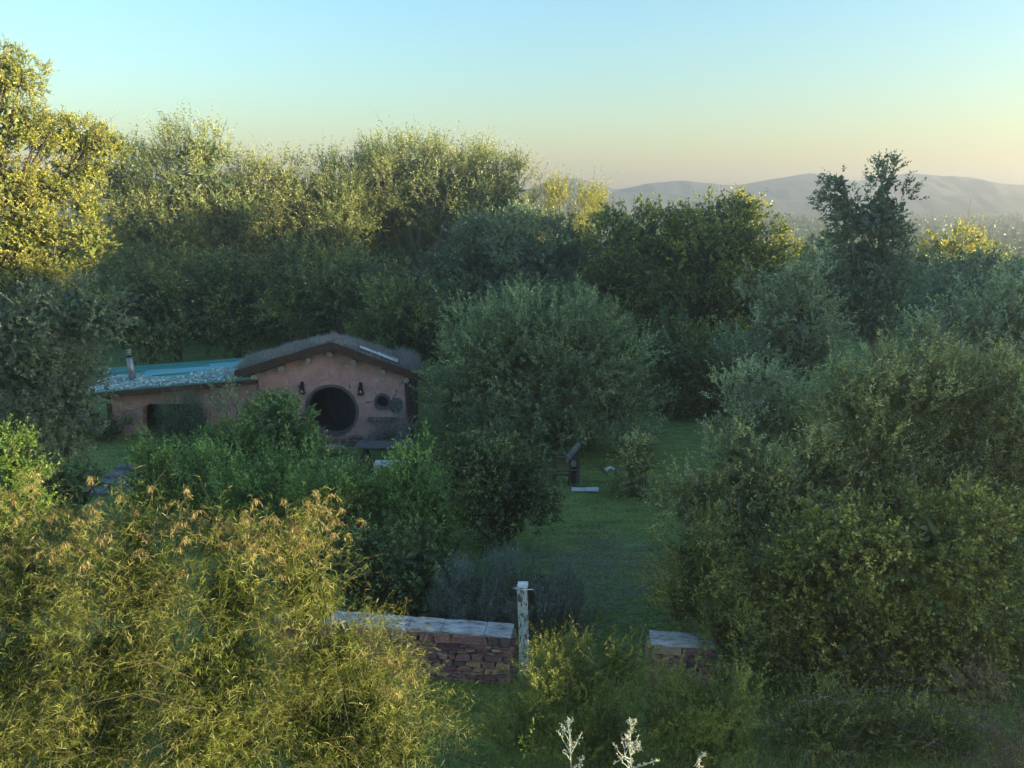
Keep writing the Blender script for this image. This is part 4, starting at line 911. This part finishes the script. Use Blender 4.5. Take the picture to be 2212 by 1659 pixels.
plant('shrub', 'low tangled dark shrub at the bottom right in front of the big ones', 'shrub', [(1750, 1560, 90, 50), (1900, 1590, 110, 55), (2040, 1600, 90, 50)], 10.4, 'fine', 'broad', 156, trunk=.02, limbs=10, stems=5, group='big shrubs on the right', k=.8, twigs=.8, extra=bare(60, .6))
plant('shrub', 'tall pale green shrub cut off by the right edge of the frame', 'shrub', [(2290, 900, 110, 100), (2310, 1060, 130, 120), (2330, 1230, 130, 120), (2400, 960, 130, 130)], 14.2, 'near', 'near', 157, trunk=.05, limbs=12, stems=5, group='big shrubs on the right', k=.8)
# --- foreground
def plumes(npl):
    def f(root, rng, org):
        cr = [c for c in root.children if c.name.startswith('crown')][0].data
        co = np.empty(len(cr.vertices) * 3, dtype=np.float32); cr.vertices.foreach_get('co', co); co = co.reshape(-1, 3)
        key = co[:, 2] + .25 * co[:, 1] + rng.normal(0, .22, len(co)); pick = np.argsort(key)[-len(co) // 10:]
        b = co[rng.choice(pick, npl)]; ang = rng.uniform(0, 2 * np.pi, npl); hd = np.stack([np.cos(ang), np.sin(ang), np.zeros(npl)], 1)
        ln = rng.uniform(.22, .55, npl); tt = np.linspace(0, 1, 7)
        P = b[:, None] - np.array((0, 0, .12)) + hd[:, None] * (ln[:, None] * .55 * tt ** 1.4)[..., None]
        P[..., 2] += ln[:, None] * (1.0 * tt - .75 * tt ** 3.0)
        V, q = bigtubes(P, np.tile(np.linspace(.005, .0018, 7), (npl, 1)), 3)
        np_obj('plume_stems', np_mesh('plume_stems', V, [q], M['twig']), root)['kind'] = 'stuff'
        m_ = 46; u = rng.random((npl, m_)) ** .7; u = .25 + .75 * u; i0 = np.clip((u * 6).astype(int), 0, 5); fr = u * 6 - i0
        r = np.arange(npl)[:, None]; pp = P[r, i0] * (1 - fr[..., None]) + P[r, i0 + 1] * fr[..., None]
        pp = (pp + rng.normal(0, .010, pp.shape)).reshape(-1, 3); n = len(pp)
        D = norm(rdir(rng, n) * .7 + np.array((0, 0, -.8))); V, F_ = leaf_arrays(pp, D, norm(np.cross(D, rdir(rng, n))), rng.uniform(.025, .07, n), rng.uniform(.005, .010, n), .3)
        np_obj('plumes', np_mesh('plumes', V, F_, M['feather_dry'], tint=np.clip(np.repeat(rng.normal(.5, .22, npl), m_) + rng.normal(0, .12, n), 0, 1)), root)['kind'] = 'stuff'
    return f
GB = 'golden feathery bushes in the foreground'
plant('shrub', 'golden feathery bush at the far left edge of the foreground', 'shrub', [(40, 1270, 130, 120), (60, 1440, 150, 140, -.5), (-40, 1600, 170, 130, -.8), (30, 1170, 60, 60)], 8.6, 'feather', 'feather', 161, k=.88, trunk=.02, limbs=10, stems=5, group=GB, extra=plumes(26))
plant('shrub', 'golden feathery bush with the highest drooping plumes in the foreground', 'shrub', [(300, 1260, 125, 125), (270, 1430, 150, 130, -.5), (200, 1590, 170, 120, -.8), (290, 1150, 45, 50)], 8.5, 'feather', 'feather', 162, k=.88, trunk=.02, limbs=10, stems=5, group=GB, extra=plumes(44))
plant('shrub', 'golden feathery bush in the middle of the foreground mass', 'shrub', [(500, 1290, 105, 125), (480, 1450, 140, 130, -.5), (470, 1600, 160, 110, -.8), (462, 1165, 28, 60)], 8.4, 'feather', 'feather', 163, k=.88, trunk=.02, limbs=10, stems=5, group=GB, extra=plumes(44))
plant('shrub', 'golden feathery bush hanging over the left end of the stone wall', 'shrub', [(665, 1290, 95, 110), (720, 1430, 105, 105, -.4), (775, 1470, 80, 80, 0), (680, 1570, 140, 110, -.7), (620, 1200, 40, 40)], 8.6, 'feather', 'feather', 164, k=.88, trunk=.02, limbs=10, stems=5, group=GB, extra=plumes(44))
plant('shrub', 'lowest golden feathery bush below the stone wall', 'shrub', [(800, 1560, 95, 85), (870, 1625, 75, 55), (780, 1640, 100, 60)], 7.9, 'feather', 'feather', 165, trunk=.02, limbs=6, stems=3, group=GB, extra=plumes(8))
AS = 'fine green bushes below the gateway'
plant('shrub', 'fine-leaved olive green bush below the gateway between post and wall end', 'shrub', [(1230, 1480, 110, 90), (1330, 1440, 65, 60), (1150, 1570, 85, 80), (1290, 1590, 125, 85)], 9.5, 'asparagus', 'asparagus', 166, trunk=.015, limbs=8, stems=5, group=AS)
plant('shrub', 'fine-leaved olive green bush in front of the short stone wall end', 'shrub', [(1530, 1525, 80, 88), (1440, 1560, 60, 70), (1468, 1478, 45, 42, .8), (1590, 1585, 42, 62), (1500, 1620, 100, 50)], 9.1, 'asparagus', 'asparagus', 167, trunk=.015, limbs=8, stems=5, group=AS)
plant('shrub', 'dry brown twiggy bush in the lower right corner', 'shrub', [(2195, 1545, 65, 85), (2240, 1600, 60, 60)], 8.4, 'fine', 'dry', 168, trunk=.015, limbs=12, stems=5, k=1.0, core=False, twigs=1)
plant('shrub', 'small bright green weed at the bottom edge left of the white flower stalks', 'plant', [(1125, 1645, 22, 24)], 7.2, 'bright', 'bright', 169, trunk=0, k=.7, core=False)
# --- grasses (nobody could count them)
def blades(name, P, L_, W_, lean, m, rng, tint, long=True, droop=.25):
    n = len(P); D = norm(rng.normal(0, lean, (n, 3)) + np.array((0, 0, 1.)))
    V, Ff = leaf_arrays(P, D, norm(np.cross(D, rdir(rng, n))), L_, W_, droop, long, not long)
    T = np.concatenate([tint, tint]) if long else tint
    o = np_obj(name, np_mesh(name, V, Ff, M[m], tint=np.clip(T, 0, 1))); o['kind'] = 'stuff'; return o
rng = np.random.default_rng(31)
n = 100000; yy = 11.5 + 14.5 * rng.random(n) ** 1.5; xx = -1.5 + (4.6 + .16 * yy) * rng.random(n)
er = np.sqrt(((xx - 2.3) / 1.9) ** 2 + ((yy - 17) / 2.4) ** 2); cl = np.array([mnoise.noise((a * .55, b_ * 2.1, 2)) + .5 * mnoise.noise((a * 2.2, b_ * 5, 7)) for a, b_ in zip(xx, yy)])
kp = rng.random(n) < np.clip(er * .8 + .05 + cl * .9, .10, 1); xx, yy, cl = xx[kp], yy[kp], cl[kp]; n = len(xx)
blades('lawn_grass', np.stack([xx, yy, gz(xx, yy) - .01], 1), .045 + .07 * rng.random(n) + .05 * np.clip(cl, 0, 1), np.full(n, .012), .5, 'grass', rng, .40 + .5 * cl + rng.normal(0, .16, n), False)
n = 22000; xx = rng.uniform(-15, -7, n); yy = rng.uniform(19, 26, n); cl = np.array([mnoise.noise((a * .9, b_ * 1.5, 2)) for a, b_ in zip(xx, yy)])
blades('lawn_grass', np.stack([xx, yy, gz(xx, yy) - .01], 1), .05 + .06 * rng.random(n), np.full(n, .014), .5, 'grass', rng, .35 + .3 * cl + rng.normal(0, .14, n), False)
n = 26000; xx = rng.uniform(-5, 10, n); yy = rng.uniform(7.5, 12.2, n); cl = np.array([mnoise.noise((a * .8, b_ * .8, 5)) for a, b_ in zip(xx, yy)])
blades('long_grass', np.stack([xx, yy, gz(xx, yy) - .02], 1), (.16 + .30 * rng.random(n) + .2 * np.clip(cl, -.5, 1)), .005 + .006 * rng.random(n), .42, 'grass', rng, .45 + .3 * cl + rng.normal(0, .18, n))
n = 5000; xx = rng.uniform(-1, 8, n); yy = rng.uniform(8.0, 11.5, n)
blades('dry_grass', np.stack([xx, yy, gz(xx, yy) - .02], 1), .35 + .4 * rng.random(n), .003 + .003 * rng.random(n), .3, 'grass_dry', rng, rng.normal(.5, .2, n))
n = 420; yy = 12.5 + 12 * rng.random(n); xx = -.3 + (3.2 + .12 * yy) * rng.random(n); P = np.stack([xx, yy, gz(xx, yy) + .06], 1); D = norm(np.stack([rng.normal(0, 1, n), rng.normal(0, 1, n), rng.normal(0, .2, n)], 1))
V, Ff = leaf_arrays(P, D, norm(np.stack([rng.normal(0, .3, n), rng.normal(0, .3, n), np.ones(n)], 1)), rng.uniform(.04, .08, n), rng.uniform(.02, .045, n), 0)
o = np_obj('fallen_leaves', np_mesh('fallen_leaves', V, Ff, M['dry'], tint=rng.uniform(.3, 1, n))); o['kind'] = 'stuff'
nc = 330; cx_ = rng.uniform(-.6, 5.2, nc); cy_ = 11.8 + 12.5 * rng.random(nc) ** 1.2; mb_ = 34; P = np.stack([np.repeat(cx_, mb_) + rng.normal(0, .07, nc * mb_), np.repeat(cy_, mb_) + rng.normal(0, .06, nc * mb_), np.zeros(nc * mb_)], 1); P[:, 2] = gz(P[:, 0], P[:, 1]) - .01
blades('grass_tufts', P, np.repeat(rng.uniform(.07, .17, nc), mb_) * rng.uniform(.6, 1.2, nc * mb_), np.full(nc * mb_, .013), .5, 'grass', rng, np.repeat(rng.normal(.5, .22, nc), mb_) + rng.normal(0, .12, nc * mb_), False)
# --- white flower stalks
M['white_leaf'] = leafmat('white_flowers', [(0, (.36, .39, .35)), (1, (.60, .63, .57))], trans=.25)
M['white_stem'] = mat('white_stem', [(.3, (.38, .42, .36)), (.7, (.55, .58, .52))], 20, bump=0)
def stalk(px, pyt, Y, h, label, seed, nb):
    rng = np.random.default_rng(seed); top = at(px, pyt, Y); gzv = float(gz(top[0], Y)); H = top[2] - gzv
    root = empty('flower_stalk', (top[0], Y, gzv), label, 'flower', 'white flower stalks')
    z = np.linspace(0, H, 8); ax = np.stack([.02 * np.sin(z * 5) , .01 * np.cos(z * 4), z], 1)
    paths, rad, tips = [ax], [np.linspace(.008, .003, 8)], []
    for i in range(nb):
        u = 1 - h / H * (1 - (i + rng.uniform(.1, .9)) / nb); s0 = np.array([np.interp(u * H, z, ax[:, j]) for j in range(3)])
        a = rng.uniform(0, 2 * np.pi); ln = (h * .36) * (1.15 - (i / nb)) * rng.uniform(.35, 1.25) + .02
        d = np.array((np.cos(a), np.sin(a), rng.uniform(.5, 1.3))); d /= np.linalg.norm(d); t_ = np.linspace(0, 1, 8)[:, None]
        p = s0 + d * ln * t_ + np.array((0, 0, rng.uniform(.1, .45) * ln)) * t_ ** 2 + rng.normal(0, .004, (8, 3)) * t_; paths.append(p); rad.append(np.linspace(.0042, .0018, 8)); tips += [p[7], p[6]] + [p[k_] + rng.normal(0, .012, 3) for k_ in rng.integers(3, 8, 2)]
        for j in range(int(rng.integers(0, 3))):
            b0_ = p[int(rng.integers(2, 6))]; e = d + rng.normal(0, .55, 3); e /= np.linalg.norm(e); p2 = b0_ + e * ln * .4 * t_; paths.append(p2); rad.append(np.linspace(.003, .0015, 8)); tips += [p2[7], p2[6]]
    tips += [ax[-1], ax[-1] - np.array((0, 0, .03)), ax[-2]]
    V, q = bigtubes(np.array(paths), np.array(rad), 5); np_obj('stem', np_mesh('stem', V, [q], M['white_stem']), root)
    tips = np.array(tips); m_ = 6; P = np.repeat(tips, m_, 0) + rng.normal(0, .009, (len(tips) * m_, 3)); n = len(P); D = norm(rdir(rng, n) + np.array((0, 0, .3)))
    V, Ff = leaf_arrays(P, D, norm(np.cross(D, rdir(rng, n))), rng.uniform(.010, .021, n), rng.uniform(.007, .014, n), 0); np_obj('blossoms', np_mesh('blossoms', V, Ff, M['white_leaf'], tint=rng.random(n)), root)['kind'] = 'stuff'
stalk(1233, 1560, 6.9, .62, 'white branching flower stalk at the bottom edge, the left one below the gate post', 1, 13)
stalk(1366, 1556, 6.8, .66, 'white branching flower stalk at the bottom edge, the fuller one right of its neighbour', 2, 17)
stalk(1511, 1632, 6.8, .25, 'short white flower tip at the bottom edge, the smallest and rightmost', 3, 3)
# --- the wooded plain beyond: far trees, scrub, poles
GF = 'trees in the valley beyond the garden'
def proto_tree(seed, m, lobes):
    rng = np.random.default_rng(seed); st = dict(STY['dense'])
    for q in ('L', 'W', 'shoot', 'clump'): st[q] *= 1.7
    A, TP, CC = leaf_cloud(rng, [(np.array(c, float), np.array(r, float)) for c, r in lobes], st, .9, floor=False, back=.7)
    V, Ff = leaf_arrays(*A[:5], .05); me = np_mesh('crown', V, Ff, M[m], tint=A[5])
    paths, rads = [np.stack([np.zeros(7), np.zeros(7), np.linspace(-.5, lobes[0][0][2], 7)], 1)], [np.linspace(.26, .14, 7)]
    for j in range(8):
        c = CC[rng.integers(len(CC))]; z = np.linspace(0, 1, 7)[:, None]; f0_ = np.array((0, 0, lobes[0][0][2] * .6)); paths.append(f0_ * (1 - z) + c * z); rads.append(.12 * (1 - .8 * z[:, 0]))
    V, q = bigtubes(np.array(paths), np.array(rads), 5); return me, np_mesh('trunk', V, [q], M['bark'], smooth=True)
protos = [proto_tree(71, 'evergreen', [((0, 0, 4.2), (2.6, 2.4, 2.4)), ((1.6, .5, 3.4), (1.9, 1.8, 1.7)), ((-1.7, -.4, 3.2), (1.9, 1.8, 1.6)), ((.2, 0, 5.8), (1.5, 1.5, 1.2))]),
          proto_tree(72, 'bluegreen', [((0, 0, 3.4), (2.9, 2.6, 2.0)), ((1.9, -.3, 2.8), (1.8, 1.7, 1.4)), ((-2.0, .4, 2.7), (1.7, 1.7, 1.4))]),
          proto_tree(73, 'scrub', [((0, 0, 3.0), (2.2, 2.2, 1.9)), ((1.2, .3, 2.4), (1.7, 1.6, 1.4)), ((-1.2, -.5, 4.0), (1.4, 1.4, 1.4))])]
rng = np.random.default_rng(77); k_ = 0
def far_tree(x, y, s, kind, label, group):
    root = empty('tree', (x, y, float(gz(x, y)) - .1), label, 'tree', group); root.scale = (s, s, s * .95); root.rotation_euler.z = float(rng.uniform(0, 6.28))
    for nm, me in zip(('crown', 'trunk'), protos[kind]): np_obj(nm, me, root)
for i in range(46):                        # belt right behind the garden, mostly hidden, closes the gaps under the crowns
    y = rng.uniform(47, 58); x = -30 + 62 * (i + rng.uniform(-.3, .3)) / 46
    far_tree(x, y, rng.uniform(.75, 1.15) * (.85 if x > 8 else 1.0), i % 2, 'dark tree in the shaded belt showing through gaps behind the garden trees', 'shaded belt of trees behind the garden')
for i in range(90):
    y = 62 + 150 * rng.random() ** 1.3; x = y * rng.uniform(.02, .78)
    far_tree(x, y, rng.uniform(.35, .62), int(rng.integers(3)), 'hazy rounded tree in the scrubby valley towards the hills', GF)
n = 5200; yy = 90 + 350 * rng.random(n) ** 1.15; xx = yy * rng.uniform(-.75, .80, n)
m_ = 15; sz = rng.uniform(.7, 2.2, n); P = np.repeat(np.stack([xx, yy, gz(xx, yy) + sz * .45], 1), m_, 0) + norm(rng.normal(size=(n * m_, 3))) * np.repeat(sz, m_)[:, None] * np.array((1.1, 1.1, .62)) * rng.uniform(.6, 1.05, (n * m_, 1))
D = rdir(rng, n * m_); s_ = np.repeat(sz, m_) * rng.uniform(.45, .9, n * m_)
V, Ff = leaf_arrays(P, D, norm(np.cross(D, rdir(rng, n * m_)) + np.array((0, 0, .4))), s_, s_ * .7, 0)
o = np_obj('scrubland', np_mesh('scrubland', V, Ff, M['scrub'], tint=np.clip(np.repeat(rng.normal(.4, .18, n), m_) + rng.normal(0, .1, n * m_), 0, 1))); o['kind'] = 'stuff'
for px, Y, pt, lab in ((1715, 118, 490, 'bare utility pole in the valley beside the broad evergreen tree'), (2098, 240, 428, 'utility pole on the far skyline at the right')):
    p = at(px, pt, Y); g0 = float(gz(p[0], Y)); h = max(6.0, p[2] - g0); po = empty('utility_pole', (p[0], Y, g0), lab, 'pole', 'utility poles')
    MB().tube([(0, 0, -.5), (0, 0, h)], [.17, .11], 8).build('pole', M['bark_pale'], po); MB().box((0, 0, h - .5), (1.6, .1, .12)).build('crossarm', M['bark_pale'], po)
    for s in (-.6, .0, .6): MB().tube([(s, 0, h - .44), (s, 0, h - .25)], [.05, .04], 6).build('insulator', M['white_paint'], po)
# ------------------------------------------------------------------ the air
if HAZE_DENSITY:
    hz = MB().box((0, 385, 13), (1840, 990, 48)).build('haze', M['bark']); hz.location = (0, 0, 0)
    m, t = nt('haze'); o = N(t, 'ShaderNodeOutputMaterial'); v_ = N(t, 'ShaderNodeVolumePrincipled')
    v_.inputs['Color'].default_value = (.94, .91, .96, 1); v_.inputs['Density'].default_value = HAZE_DENSITY; v_.inputs['Anisotropy'].default_value = .7
    t.links.new(v_.outputs[0], o.inputs['Volume']); hz.data.materials.clear(); hz.data.materials.append(m); hz['kind'] = 'stuff'
